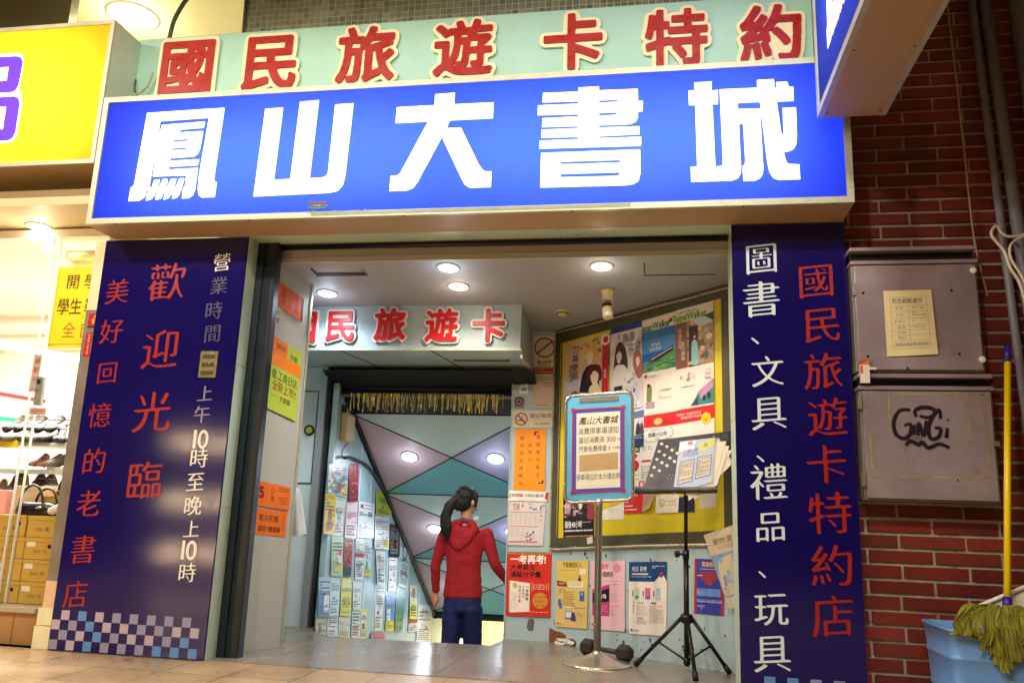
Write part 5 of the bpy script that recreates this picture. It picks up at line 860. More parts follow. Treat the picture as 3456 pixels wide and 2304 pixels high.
poster('manga','comic cover poster with a blond figure in black, leftmost on the notice board','#c9c2ce',[('r',.0,.0,.86,.55,'#d6b48a'),blotch(30,['#c98a4a','#e0c27a','#8a5a3a','#d8cfc0'],.35,0,.85,.3),('s',[(.45,.2),(.5,.08),(.62,.03),(.72,.10),(.76,.25),(.66,.34),(.5,.33)],'#d9b04a'),('s',[(.50,.22),(.60,.18),(.66,.24),(.62,.36),(.54,.37)],'#efd2b4'),('s',[(.36,.75),(.42,.5),(.55,.38),(.7,.42),(.8,.75)],'#1b1820'),('s',[(.52,.62),(.52,.46),(.66,.38),(.82,.42),(.84,.62)],'#5a1d1a'),('s',[(.60,.54),(.68,.47),(.78,.52),(.76,.64),(.66,.66)],'#efd2b4'),('s',[(.56,.98),(.58,.72),(.68,.66),(.80,.68),(.86,.98)],'#e6d2a8'),('s',[(.1,.98),(.14,.78),(.28,.72),(.38,.8),(.40,.98)],'#9a2a22'),('r',.86,0,1,1,'#c81f28'),('o',.93,.05,.10,.06,'#f4e8e8'),('v',.25,.12,.12,'刀與使師','#3a4468',.012),('v',.15,.36,.06,'劉凱靜佳','#54628c'),('v',.93,.5,.06,'文化','#f0e0e0')],lift=.010)
poster('infinite','poster 無盡之境 with a long-haired girl in a white blouse under a blue strip','#dcd4d2',[('r',0,0,1,.075,'#1e3c86'),blotch(24,['#c7b7bd','#e6dfe4','#b9a6b2','#cfc6d6'],0,.1,1,1),('s',[(.12,.5),(.18,.26),(.30,.19),(.42,.22),(.52,.34),(.56,.52),(.4,.56),(.2,.56)],'#4a2a26'),('s',[(.20,.34),(.30,.30),(.38,.36),(.32,.44),(.24,.43)],'#ecd9d2'),('s',[(.05,.72),(.14,.50),(.30,.46),(.5,.5),(.66,.66),(.72,.72),(.5,.74),(.2,.74)],'#ece4de'),('r',.14,.71,.40,.76,'#2a2630'),('s',[(.72,.5),(.74,.38),(.86,.33),(.98,.4),(1,.62),(.86,.66)],'#a8625a'),('s',[(.8,.44),(.88,.41),(.93,.47),(.86,.53)],'#ecd0c8'),blotch(18,['#7a7fae','#a9b0d0','#d9d4e2','#5a5f8c'],.45,.62,1,1),('t',.60,.16,.115,'無盡','#2a2430',.006,.8),('t',.78,.28,.10,'之境','#2a2430',.006,.9),('l',.6,.82,.98,.98,3,'#f0f0fa')],lift=.007)
poster('figures','small dark blue poster with two standing figures, half hidden behind the blue notice','#8d9ab8',[('r',0,0,1,.12,'#e6e0e4'),('l',.1,.02,.95,.1,2,'#7a7486'),('r',0,.12,1,.3,'#5f7a96'),('r',0,.3,1,.72,'#d2cfd6'),('s',[(.4,.7),(.5,.42),(.62,.38),(.72,.5),(.75,.7)],'#3a3440'),('s',[(.72,.7),(.76,.45),(.86,.38),(.95,.5),(1,.7)],'#5a4046'),('e',.58,.40,.07,.04,'#d8b0a0'),('e',.86,.41,.07,.04,'#d8b0a0'),('r',0,.72,1,1,'#2c3f6e'),('l',.1,.75,.95,.82,2,'#a9b8d8')],lift=.005)
GR = ['#3f8a3a','#5aa84a','#7cc05a','#2f6a30']
poster('japan','magazine poster with a purple train by blue sea under the green title JapanWalker','#ece2d6',[('r',.0,.13,1,.56,'#4d8fd0'),('r',0,.13,1,.22,'#2e6cb4'),('r',0,.36,.75,.46,'#1560a8'),blotch(90,GR,.05,.45,1,.56),('p',[(.3,.48),(.98,.36),(1,.44),(.6,.50)],'#5c9a48'),('p',[(.25,.42),(.93,.33),(.94,.385),(.28,.485)],'#2d2350'),('p',[(.28,.428),(.92,.345),(.92,.357),(.28,.442)],'#c9b88a'),('p',[(0,.53),(.30,.47),(.36,.48),(.1,.56),(0,.56)],'#8d7456'),('t',.42,.085,.105,'JapanWalker','#1f7a2a',.034,.64),('e',.88,.07,.055,.022,'#2a2a2a'),('e',.88,.062,.03,.012,'#d0382a'),('t',.42,.285,.038,'南九州','#f4ead0',.010),('t',.42,.33,.036,'鐵道慢旅','#dbe6f0',.006),('l',.22,.60,.55,.62,2,'#8a8078'),('e',.12,.60,.05,.02,'#b04a4a'),('s',[(.14,.83),(.16,.71),(.24,.69),(.3,.73),(.28,.86),(.18,.9)],'#7a8a58'),('e',.2,.70,.045,.02,'#33251c'),('r',.12,.87,.38,.93,'#b79aa4'),('t',.68,.77,.026,'人氣實習商店','#6a5f58'),('l',.5,.82,.95,.86,2,'#b9b0a6')],lift=.006)
poster('taipei','magazine poster with a standing woman in pale dress under the green title TaipeiWalker','#eadfd8',[('r',0,.14,1,.60,'#a88a70'),('r',.0,.14,.30,.60,'#8a5a48'),blotch(40,['#c9a878','#7a5a48','#e0c8a0','#5d6a5a','#b8a48c'],.3,.14,1,.6),('p',[(.45,.13),(1,.11),(1,.20),(.5,.24)],'#cfdde0'),('p',[(.75,.12),(1,.1),(1,.19)],'#33442f'),('r',.36,.2,.60,.60,'#3c2a22'),('s',[(.42,.58),(.43,.38),(.50,.34),(.58,.38),(.60,.58)],'#9fd0cc'),('e',.51,.30,.04,.028,'#e0b698'),('s',[(.47,.31),(.49,.26),(.55,.26),(.57,.34),(.54,.3)],'#5a2a1e'),('v',.12,.22,.05,'台灣百年','#e8d8c8',.008),('v',.20,.36,.044,'旅行建築','#f4ece2',.008),('t',.37,.09,.10,'TaipeiWalker','#6aa81e',.034,.66),('l',.05,.035,.6,.05,1,'#4a4440'),('e',.2,.70,.09,.025,'#cfe0dc'),('e',.36,.68,.05,.03,'#b8a070'),('e',.14,.69,.04,.02,'#d0b070'),('e',.33,.72,.04,.016,'#8f8a5a'),('e',.45,.69,.08,.025,'#e4c6d8'),('l',.15,.78,.5,.80,1,'#6a6560'),('p',[(.4,.98),(.62,.85),(1,.75),(1,.98)],'#3f8a8e'),('p',[(.62,.86),(.98,.75),(.99,.83),(.66,.93)],'#c88ab8'),('p',[(.4,.98),(.6,.90),(.6,.98)],'#4a4a50'),('r',.72,.90,.8,.95,'#26343c'),('r',.84,.88,.92,.94,'#26343c'),('t',.86,.655,.034,'台南','#a8cfc0',.006),('t',.86,.695,.034,'高雄','#d070a0',.008),('t',.86,.735,.032,'Walker','#26201f',.015,.7)],lift=.008)
poster('tsum','red topped crochet doll advert 鉤織小玩偶 behind the music stand','#ece6da',[('p',[(0,0),(1,0),(1,.16),(.5,.175),(0,.165)],'#d8282a'),('e',.25,.10,.06,.045,'#d8c060'),blotch(14,['#5a8ad0','#e0c030','#d06aa0','#60b070'],.20,.06,.30,.14),('t',.67,.06,.036,'每期製作一個‧讓我們用鉤針','#fbe8e0',.004,.85),('t',.70,.105,.036,'來鉤織可愛的 TSUM 吧!','#fbe8e0',.004,.85),('s',[(.03,.28),(.06,.2),(.2,.175),(.38,.18),(.46,.24),(.44,.32),(.3,.36),(.1,.36)],'#b9b4a8'),('s',[(.04,.28),(.07,.21),(.2,.185),(.38,.19),(.45,.24),(.43,.31),(.3,.35),(.1,.35)],'#f6f2ea'),('t',.25,.215,.028,'迪士尼 Tsum Tsum','#4a3f38'),('t',.245,.275,.066,'鉤織小玩偶','#26201f',.018,.9),('t',.25,.335,.026,'大集合','#4a3f38'),('e',.895,.15,.062,.075,'#f0cc20'),('t',.895,.165,.05,'149','#c8502a',.015,.8),('l',.85,.115,.94,.13,1,'#c8502a'),('l',.05,.42,.17,.48,2,'#6a6058'),('r',.03,.60,.16,.625,'#c82a2a'),('l',.03,.68,.16,.86,5,'#4a4440'),('p',[(.0,.88),(.07,.87),(.07,.97),(.0,.98)],'#c8242a'),('p',[(.02,.895),(.055,.89),(.055,.955),(.02,.96)],'#efe6dc')],lift=.009)
poster('six','white advert with a big red number 6, between the blue notice and music stand','#e9e2da',[('r',0,0,1,.14,'#1a1818'),('t',.6,.07,.12,'FUN','#efe8e0',.02,.8),('t',.5,.36,.5,'6','#d0202a',.06,1.1),blotch(16,['#d8b040','#c03a30','#e8d8a8'],.1,.55,.95,.66),('l',.05,.74,.95,.78,1,'#8a8480')],lift=.008)
poster('redlow','red flyer with white text lines under the music stand','#cf2b28',[('l',.06,.28,.55,.38,2,'#f2d8d0'),('l',.06,.45,.9,.52,1,'#f2d8d0'),('l',.06,.62,.95,.72,1,'#f6e4dc'),('l',.06,.8,.7,.9,1,'#f6e4dc'),('t',.6,.14,.2,'7%','#f6e4dc',.01)],lift=.006)
poster('curl','curled tan flyer corner beside the red flyer on the notice board','#b58c68',[('l',.1,.1,.8,.7,7,'#8a6448')],lift=.005,curl=.02)
poster('gold','white card with a gold round emblem at the bottom of the notice board','#e6e0d2',[('e',.27,.45,.13,.24,'#c8a860'),('e',.27,.45,.08,.15,'#e6e0d2'),('e',.27,.5,.05,.12,'#c8a860'),('l',.45,.32,.92,.42,1,'#cbb58c'),('l',.45,.55,.9,.66,1,'#cbb58c')],lift=.006)
poster('navy','dark navy flyer behind the music stand pole','#232a55',[('l',.2,.2,.8,.5,2,'#39437a')],lift=.005)
poster('cardr','blank cream card at the lower right of the notice board','#ded4c4',[('l',.2,.3,.7,.4,1,'#d0c4b2')],lift=.005)
poster('whiten','white notice sheet just below the blue parking notice','#eadfd2',[('t',.55,.16,.10,'百夫經濟公報','#a9a09a'),('l',.3,.4,.8,.44,1,'#8a827c'),('l',.4,.55,.72,.58,1,'#5a544e'),('l',.1,.86,.25,.9,1,'#6a625c')],lift=.004)
poster('dark48','dark comic poster 最後48小時 at the lower left of the notice board','#241a1e',[blotch(40,['#6a4450','#a88088','#3a2a32','#c8b4b4','#4a3038'],0,.0,1,.45),('s',[(.02,.45),(.1,.15),(.22,.1),(.26,.3),(.15,.45)],'#b8929a'),('s',[(.42,.46),(.44,.18),(.54,.1),(.68,.16),(.74,.46)],'#2a2630'),('s',[(.5,.22),(.56,.14),(.64,.18),(.62,.30),(.54,.32)],'#d8cfcc'),('s',[(.8,.5),(.82,.2),(.95,.1),(1,.3),(1,.5)],'#9a3a4a'),('t',.34,.585,.13,'最後48小時','#f2ecec',.016,.62),('r',.62,.545,.92,.552,'#e8e0e0'),('l',.05,.68,.97,.735,1,'#d8d0d0'),('l',.08,.78,.97,.82,1,'#c8963a'),('l',.08,.85,.68,.89,1,'#c8963a'),('p',[(.78,.83),(.97,.80),(.98,.92),(.8,.94)],'#d8c8cc'),('l',.02,.965,.5,.985,1,'#e8e0e0')],lift=.011)
poster('estate','yellow exam poster 不動產經紀人 on the wall below the notice board','#d9bd72',[('r',0,0,1,.40,'#e0c35e'),('t',.50,.065,.085,'不動產經紀人','#33261a',.012,.78),('l',.1,.14,.9,.16,1,'#b89a5a'),('r',.74,.125,.92,.205,'#f2ead8'),('l',.78,.16,.88,.18,1,'#b0483a'),('e',.74,.24,.02,.02,'#3a2a24'),('s',[(.70,.32),(.71,.26),(.78,.26),(.79,.33)],'#7a3038'),('r',.40,.31,.86,.40,'#efe6c4'),('l',.44,.325,.82,.385,3,'#b07a5a'),('p',[(.02,.30),(.30,.32),(.36,.39),(.05,.38)],'#7a2430'),('t',.18,.345,.035,'考取5步驟','#f0e0d0',.006,.8),('v',.14,.44,.03,'經紀人','#4a3a24'),('l',.24,.43,.62,.70,8,'#a88a50'),('r',.76,.46,.90,.60,'#3a5aa8'),('e',.83,.5,.03,.02,'#9ab8e8'),('r',.08,.58,.17,.68,'#4a62b0'),('r',.12,.63,.20,.72,'#4a62b0'),('r',.27,.69,.50,.705,'#f0ead8'),('l',.62,.70,.95,.72,1,'#4a3a24'),('r',.32,.76,.56,.87,'#4a5ab0'),('r',.34,.77,.54,.85,'#d8e0f0'),('s',[(.5,.89),(.53,.76),(.6,.76),(.66,.89)],'#4a3a60'),('e',.57,.755,.03,.02,'#e8c0a8'),('l',.70,.76,.9,.84,3,'#a88a50'),('e',.1,.945,.03,.015,'#c02a2a'),('l',.16,.94,.66,.955,1,'#8a6a4a')],lift=.004)
poster('pink','pink exam poster 國考 partly hidden by the chrome pole','#e9bcc0',[('t',.36,.085,.085,'人國考',"#c83a4a",.012,.9),('e',.77,.11,.12,.065,'#d890a0'),('t',.46,.20,.085,'必備勝經','#3a2a2c',.010,.8),('l',.34,.29,.88,.31,1,'#c898a0'),('p',[(.05,.42),(.56,.34),(.56,.80),(.05,.80)],'#c23a78'),('p',[(.05,.48),(.55,.40),(.55,.59),(.05,.62)],'#1a1618'),('t',.36,.52,.07,'攻略','#f0e8e8',.012),('l',.28,.65,.5,.75,4,'#e8a8c4'),('l',.6,.34,.85,.36,1,'#c83a5a'),('l',.6,.46,.92,.6,4,'#d8a8ac'),('l',.6,.65,.85,.67,1,'#c83a5a'),('l',.6,.70,.76,.82,4,'#d0989c'),('e',.07,.93,.03,.016,'#c02a2a'),('l',.14,.925,.62,.94,1,'#b88a8c')],lift=.004)
poster('diwu','white exam poster 地五 初考 with a navy mountain top, beside the music stand','#ece3d6',[('p',[(0,0),(1,0),(1,.27),(.92,.19),(.86,.22),(.80,.20),(.68,.275),(0,.275)],'#1f4478'),('t',.28,.10,.075,'地五 初考','#f2ece0',.012,.82),('l',.62,.055,.97,.10,2,'#c8d4e4'),('r',.08,.16,.52,.18,'#e8e0d8'),('l',.08,.20,.6,.23,1,'#a8bcd8'),('p',[(.80,.16),(.88,.14),(.92,.17),(.84,.19)],'#c03a3a'),('r',.16,.36,.28,.52,'#c8cf9a'),('r',.44,.36,.58,.52,'#e06a8a'),('r',.72,.36,.84,.52,'#a8c8dc'),('r',.18,.47,.27,.51,'#4a8ab0'),('r',.46,.47,.56,.51,'#4a8ab0'),('r',.74,.47,.82,.51,'#e0c08a'),('r',.10,.40,.125,.48,'#5a544c'),('r',.38,.40,.405,.48,'#5a544c'),('r',.66,.40,.685,.48,'#5a544c'),('v',.13,.56,.028,'考前複習專班','#b84a4a'),('r',.24,.555,.40,.575,'#a8b8a0'),('r',.60,.555,.74,.575,'#a83a4a'),('l',.22,.60,.5,.75,6,'#c8b4a4'),('l',.56,.60,.94,.84,10,'#c8b4a4'),('r',.24,.765,.40,.785,'#7aa8c8'),('l',.22,.80,.5,.86,3,'#c8a4a0'),('e',.09,.945,.03,.015,'#c02a2a'),('l',.15,.94,.66,.955,1,'#8a8078')],lift=.004)
poster('hero','blue and red poster 英雄格瑞 low on the wall behind the music stand','#3a3f9a',[('r',0,0,.08,1,'#b82430'),('r',.92,.4,1,1,'#b82430'),('t',.52,.10,.10,'英雄格瑞','#f0c840',.014,.85),('l',.2,.18,.9,.20,1,'#e8d8e8'),('p',[(.2,.24),(.85,.22),(.88,.32),(.55,.50),(.24,.36)],'#9a3a48'),('l',.1,.30,.95,.325,1,'#f0e8f0'),('t',.52,.44,.07,'卡PERS！','#c83a30',.008,.9),('r',.1,.54,.9,.68,'#6a8fd0'),('l',.12,.56,.45,.58,1,'#26305a'),('e',.13,.61,.05,.03,'#e08a3a'),('l',.12,.68,.6,.70,1,'#26305a'),('r',.1,.74,.94,.79,'#8fa0d8'),('l',.12,.75,.92,.775,1,'#2a305a'),('l',.12,.85,.4,.89,2,'#d8d8f0'),('l',.25,.90,.85,.93,1,'#f0c840')],lift=.004)
poster('scroll','tilted beige and blue hanging poster 劉怡里 beside the right navy panel','#cbb795',[('r',0,.30,1,.86,'#7f9ab6'),blotch(16,['#8fa8c0','#6f8cac','#a4b4c0'],0,.3,1,.85),('t',.55,.14,.085,'劉怡里','#3a3024',.008,.9),('t',.62,.225,.06,'吃出健康','#9a8a70',.002,.9),('l',.3,.66,.75,.68,1,'#4a5a70'),('p',[(.5,.86),(1,.82),(1,1),(.6,1)],'#d8cab0')],lift=.02,curl=.04)
poster('nosm1','tall no smoking sign with round red symbol at the top of the inner pillar','#ddd2b0',[('o',.5,.30,.47,.40,'#a82228'),('p',[(.20,.46),(.15,.425),(.80,.14),(.85,.17)],'#a82228'),('r',.22,.33,.5,.345,'#8a8468'),('p',[(.2,.33),(.26,.25),(.28,.255),(.22,.34)],'#8a8468'),('t',.5,.665,.085,'禁止吸菸','#a82228',.02,1.05),('t',.5,.75,.06,'No Smoking','#4a3a30',.016,1.0,.2),('r',0,.80,1,.965,'#a82a2c'),('l',.06,.83,.94,.87,1,'#d8b0a0'),('l',.06,.90,.94,.94,1,'#d8b0a0')],cat='sign',name='no_smoking_sign',curl=.001)
poster('paper1','pinkish paper form with table lines under the round no smoking sign','#cfb59c',[('t',.46,.08,.07,'防空避難處所','#5a6a8c',.004,1.0)]+[('r',.06,.17+.095*i,.94,.174+.095*i,'#8c7a6c') for i in range(8)]+[('r',.36,.17,.365,.84,'#8c7a6c'),('l',.42,.2,.9,.23,1,'#4a4a5c'),('l',.5,.30,.85,.33,1,'#3a3a4c'),('l',.45,.5,.8,.53,1,'#6a5f5c'),('t',.48,.91,.05,'高雄市政府警察局','#6a5f6c',.002,.95)],cat='notice',name='notice',lift=.004)
poster('hp','small white and blue hp sticker on the inner pillar','#dfe0de',[('p',[(0,0),(1,0),(1,.22),(.72,.18),(.55,.38),(.25,.30),(0,.42)],'#3f8cc8'),('r',.24,.56,.72,.80,'#5a6aa8'),('t',.48,.69,.20,'hp','#e8eaf4',.01,.8)],cat='sticker',name='sticker')
poster('round','round dark red sticker under the hp sticker on the inner pillar','#8d7c5c',[('e',.5,.45,.47,.44,'#3a2824'),('e',.5,.45,.30,.26,'#a8836c'),('e',.5,.45,.20,.17,'#6a2020'),('e',.5,.45,.08,.08,'#1a1210')],cat='sticker',name='sticker')
poster('nosm2','wide cream sign 禁止吸菸 NO SMOKING above the orange notice','#d8cfae',[('o',.22,.5,.155,.125,'#b0262e'),('p',[(.12,.28),(.15,.24),(.33,.72),(.30,.77)],'#b0262e'),('r',.13,.54,.30,.60,'#3a3430'),('p',[(.22,.5),(.25,.3),(.27,.3),(.24,.5)],'#6a6458'),('t',.69,.31,.27,'禁止吸菸','#b0363a',.014,1.18),('t',.72,.77,.125,'NO  SMOKING','#3f342c',.016,1.0)],cat='sign',name='no_smoking_sign',curl=.001)
OR_ = '#d97a3a'
poster('orangev','orange sheet with vertical handwriting 請勿用手機照相 on the inner pillar','#f2901c',[('p',[(.62,.05),(.74,.045),(.74,.065),(.68,.068),(.68,.105),(.62,.11)],'#2a1a10'),('p',[(.90,.83),(.96,.825),(.96,.875),(.80,.885),(.80,.865),(.90,.86)],'#2a1a10'),('v',.76,.135,.072,'事關著作權法','#9a5216',.003,.122),('v',.50,.265,.066,'謝謝您','#9a5216',.003,.118),('t',.50,.63,.06,'〃','#9a5216'),('v',.23,.155,.070,'請勿用手機照相','#9a5216',.003,.122),('e',.28,.975,.012,.006,'#6a3a10')],cat='notice',name='notice',lift=.005)
poster('strip','white strip notice 訂做姓名貼 just below the orange sheet','#ebe4da',[('t',.46,.45,.36,'訂做姓名貼、印章請洽櫃台喔','#3a3036',.01,.74),('t',.30,.45,.37,'姓名貼','#d02a3a',.018,.74),('p',[(.94,.1),(1,.05),(1,.9),(.93,.7)],'#c82a30'),('e',.04,.6,.03,.16,'#c8a83a'),('l',.25,.8,.75,.9,1,'#b0a8a0')],cat='notice',name='notice',lift=.008)
poster('cal','printed calendar of students under the white strip notice','#d6cbc4',[('t',.22,.085,.085,'學習',"#8a8490",.01),('t',.22,.16,.075,'日曆','#8a8490',.01),('t',.38,.09,.11,'4','#c02a4a',.02),blotch(22,['#4a5aa8','#8a94c8','#b8c0dc','#6a6f9c'],.55,.02,.98,.20),('r',.04,.235,.84,.255,'#d08a9c'),('r',.04,.56,.84,.58,'#d08a9c'),('r',.03,.90,.84,.94,'#c87aa0')]+[('l',.07+.13*i,.29,.13+.13*i,.53,6,'#7a7a90') for i in range(6)]+[('l',.08+.16*i,.62,.16+.16*i,.82,4,'#7a7a90') for i in range(3)]+[blotch(20,['#4a62b0','#7a8cc8','#33406a','#c85a7a'],.50,.66,.74,.92),('v',.90,.14,.05,'立即報名','#8a7a84',.002,.09)],cat='calendar',name='calendar',lift=.004)
poster('redp','red exam poster 一考再考! low on the inner pillar','#d02c22',[('r',0,0,1,.035,'#b08a4a'),('l',.03,.008,.97,.028,1,'#5a4a2a'),('t',.48,.12,.145,'一考再考!','#f6efe4',.034,.95),('t',.36,.245,.10,'大考英文','#1c1210',.022,1.05),('t',.43,.355,.10,'滿級分字彙','#1c1210',.022,1.0),('p',[(.09,.455),(.53,.49),(.53,.93),(.10,.955)],'#efe6d6'),('p',[(.06,.46),(.09,.455),(.10,.955),(.07,.94)],'#cfc2a8'),('e',.19,.53,.055,.045,'#c8b070'),('v',.47,.55,.058,'一考再考','#26160f',.016,.062),('v',.385,.55,.046,'大考英文','#c23028',.012,.05),('v',.305,.55,.046,'滿級分字彙','#c23028',.012,.055),('l',.12,.66,.24,.9,6,'#b0a48c'),('l',.60,.505,.92,.60,3,'#f0b8a0'),('p',[(.57,.48),(.60,.48),(.585,.49),(.585,.6),(.60,.61),(.57,.61)],'#d8a04a'),('p',[(.96,.48),(.93,.48),(.945,.49),(.945,.6),(.93,.61),(.96,.61)],'#d8a04a'),('e',.77,.755,.17,.125,'#c8963a'),('t',.77,.70,.055,'大考必備','#d83a20',.008),('t',.77,.765,.06,'7000字','#d83a20',.012),('t',.77,.83,.045,'單字書','#d83a20',.008),('l',.55,.925,.95,.945,1,'#f0d0b0')],lift=.006)
# left angled wall
poster('lor','orange slip with vertical writing high on the left angled wall','#ee6a22',[('v',.22,.2,.24,'會員卡','#b04418',.02,.26),('v',.48,.2,.24,'八折起','#c85a2a',.02,.26),('v',.74,.2,.24,'文具展','#b04418',.02,.26),('p',[(.94,.05),(1,.05),(1,.95),(.95,.95)],'#5a2a5a')],cat='notice',name='notice')
poster('lwh','small white sticker just below the top orange slip','#c9c4c0',[('l',.2,.2,.8,.4,2,'#5a4a5a'),('r',.2,.55,.8,.8,'#8a8aa8')],cat='sticker',name='sticker')
poster('l2020','lime and orange handwritten notice 2020 on the left angled wall','#b6cc4a',[('p',[(0,0),(.5,0),(.5,.2),(0,.22)],'#ee7a28'),('p',[(0,.22),(.5,.2),(1,.2),(1,.38),(.5,.38),(0,.40)],'#f58a1e'),('t',.28,.10,.10,'2020','#7a3a18',.02,.9),('t',.72,.15,.09,'年度','#4a5a20',.01,.9),('t',.50,.50,.14,'曆.工商日誌.','#4a5a1c',.006,.72),('t',.50,.65,.15,'全新上市!!','#a0602a',.012,.75),('t',.55,.80,.085,'文具部','#8a4a20',.016,.9),('l',.08,.78,.3,.84,1,'#9ab03a')],cat='notice',name='notice',lift=.005)
poster('lor5','orange slip with a big dark red 5 on the left angled wall','#f0742a',[('t',.12,.42,.62,'5','#8a1a2a',.05),('v',.45,.30,.26,'公賣','#b8501c',.015,.32),('l',.64,.1,.96,.3,2,'#7a4420'),('l',.64,.5,.95,.85,3,'#9a5a28')],cat='notice',name='notice')
poster('lor6','lowest orange slip on the left angled wall with black writing','#f0762c',[('t',.42,.34,.30,'紫尖陀螺','#5a3a20',.012,.95),('t',.45,.76,.24,'請至7樓選購','#4a2a16',.01,.95),('v',.88,.2,.16,'文具部','#c2622a',.01,.24)],cat='notice',name='notice')
# on the lit sign, the shoe shop glass and post, the cabinet
poster('bluest','small faded sticker with three coloured lines at the foot of the blue sign','#3a2a4a',[('r',0,.36,1,.66,'#2a6a9c'),('r',0,.66,1,1,'#1a3a3a'),('l',.06,.1,.94,.3,1,'#c0504a'),('l',.25,.42,.75,.60,1,'#c8b83a'),('l',.05,.75,.95,.92,1,'#7ab0a0')],cat='sticker',name='sticker',lift=.006,curl=0)
poster('yelpost','yellow handwritten poster 開學 hanging behind the shoe shop glass','#f2dc2a',[('r',.03,.02,.036,.98,'#5a4a1a'),('r',.0,.955,1,.962,'#5a4a1a'),('t',.36,.19,.19,'開',"#5a4a12",.010,.95),('t',.74,.19,.19,'學','#5a4a12',.010,.95),('t',.36,.50,.21,'學生','#5a4a12',.010,.8),('t',.82,.50,.21,'鞋','#5a4a12',.010,.8),('t',.42,.79,.20,'全','#b0702a',.006,.9),('t',.80,.80,.19,'面','#b0702a',.006,.9)],lift=.0)
poster('luyin','narrow grey sign 錄影中 with red characters hanging in the shop window','#b5a898',[('r',0,0,1,.012,'#a84a4a'),('v',.55,.17,.16,'錄影中','#b03a3a',.012,.245),('l',.2,.9,.8,.95,1,'#a06a60')],cat='sign',name='window_sign',lift=.01)
poster('small','small pinkish window label below the 錄影中 sign','#c0968a',[('r',0,0,1,.06,'#a05a54'),('r',0,.94,1,1,'#a05a54'),('t',.5,.5,.5,'營業中','#a8746a',0,1.3)],cat='sign',name='window_sign',lift=.01)
t = thing('door_sensor','narrow grey device with vertical marks hanging in the shop window','sensor',(-4.30,.14,1.6))
f = MB(); f.hexa([PL['GLA'](x,y,h) for h in (.0,.035) for x,y in ((-4.326,1.588),(-4.27,1.582),(-4.272,1.791),(-4.329,1.794))], mat('grey device','#8d9690',.4,.3)); f.build('case', t, bevel=.006)
f = MB(); f.loops([[(-4.318,1.77),(-4.29,1.77),(-4.29,1.735),(-4.318,1.735)]], PL['GLA'], .0352, .0365, pm('#26302c')); f.loops([[(-4.316,1.70),(-4.296,1.70),(-4.296,1.685),(-4.316,1.685)]], PL['GLA'], .0352, .0365, pm('#a83a3a')); f.build('marks', t)
poster('gar','small red sticker with a golden bird emblem on the grey corner post','#c0281e',[('s',[(.3,.55),(.4,.3),(.62,.35),(.9,.2),(.8,.5),(.65,.7),(.45,.75)],'#c8a03a'),('e',.62,.2,.09,.09,'#efe8e0'),('r',0,.93,1,1,'#1a1a2a')],cat='sticker',name='sticker',lift=-.027,curl=0)
poster('gar2','red strip sticker with vertical white text on the grey corner post','#b92a1c',[('v',.32,.10,.10,'高雄鳳山區大書',"#f0dcd0",.006,.125),('v',.68,.10,.10,'歡迎光臨謝謝您','#f0dcd0',.006,.125)],cat='sticker',name='sticker',lift=-.027,curl=0)
poster('cabpap','yellowed paper form 防空避難處所 taped on the upper steel cabinet','#d9c99a',[('t',.48,.165,.085,'防空避難處所','#4f6468',.014,.85)]+[('r',.12,.10,.88,.104,'#9a9a80'),('r',.12,.10,.127,.89,'#9a9a80'),('r',.875,.10,.882,.89,'#9a9a80')]+[('r',.12,y,.88,y+.004,'#9a9a80') for y in (.235,.32,.43,.53,.61,.69,.77,.89)]+[('r',.48,.235,.486,.77,'#9a9a80'),('t',.3,.275,.045,'編 號','#8a9488'),('t',.68,.275,.04,'地下一層','#8a9488'),('t',.3,.375,.045,'位 址','#8a9488'),('l',.55,.34,.84,.41,2,'#8a9488'),('t',.3,.48,.045,'負 責 人','#8a9488'),('l',.55,.47,.8,.5,1,'#8a9488'),('t',.32,.57,.045,'面 積','#8a9488'),('l',.55,.56,.8,.59,1,'#8a9488'),('t',.32,.65,.04,'可容納','#8a9488'),('t',.32,.73,.04,'管理人','#8a9488'),('t',.5,.83,.058,'高雄市政府警察局製','#7a8478',.003,.9)],cat='notice',name='notice',lift=.003,curl=.010)
poster('leaflet','laminated pale blue timetable leaflet 仁德大學 leaning on the music stand','#b9c6dc',[('p',[(.02,.02),(.45,.02),(.42,.2),(.02,.2)],'#e9ecf4'),('t',.34,.22,.085,'仁德大學','#5a62a8',.012,.85,.1),('t',.36,.30,.07,'校長盃競賽','#6a84b0',.006,.85,.1),('s',[(.58,.2),(.56,.1),(.68,.06),(.82,.02),(.97,.06),(.94,.17),(.82,.23),(.68,.27)],'#d9d66a'),('t',.74,.14,.10,'全',"#4a6a7a",.01),('r',.08,.40,.48,.86,'#5f68ac'),('r',.10,.42,.46,.84,'#e6dccc'),('r',.54,.38,.94,.84,'#5f68ac'),('r',.56,.40,.92,.82,'#e6dccc')]+[('r',.10,.455+.047*i,.46,.475+.047*i,['#d8d88a','#e8b8a8'][i%2]) for i in range(8)]+[('r',.56,.435+.047*i,.92,.455+.047*i,['#d8d88a','#e8b8a8'][i%2]) for i in range(8)]+[('l',.11,.44,.45,.82,8,'#8a8aa0'),('l',.57,.42,.91,.80,8,'#8a8aa0'),('e',.3,.06,.08,.03,'#c88ab0')],cat='leaflet',name='leaflet',lift=.022,curl=.004)
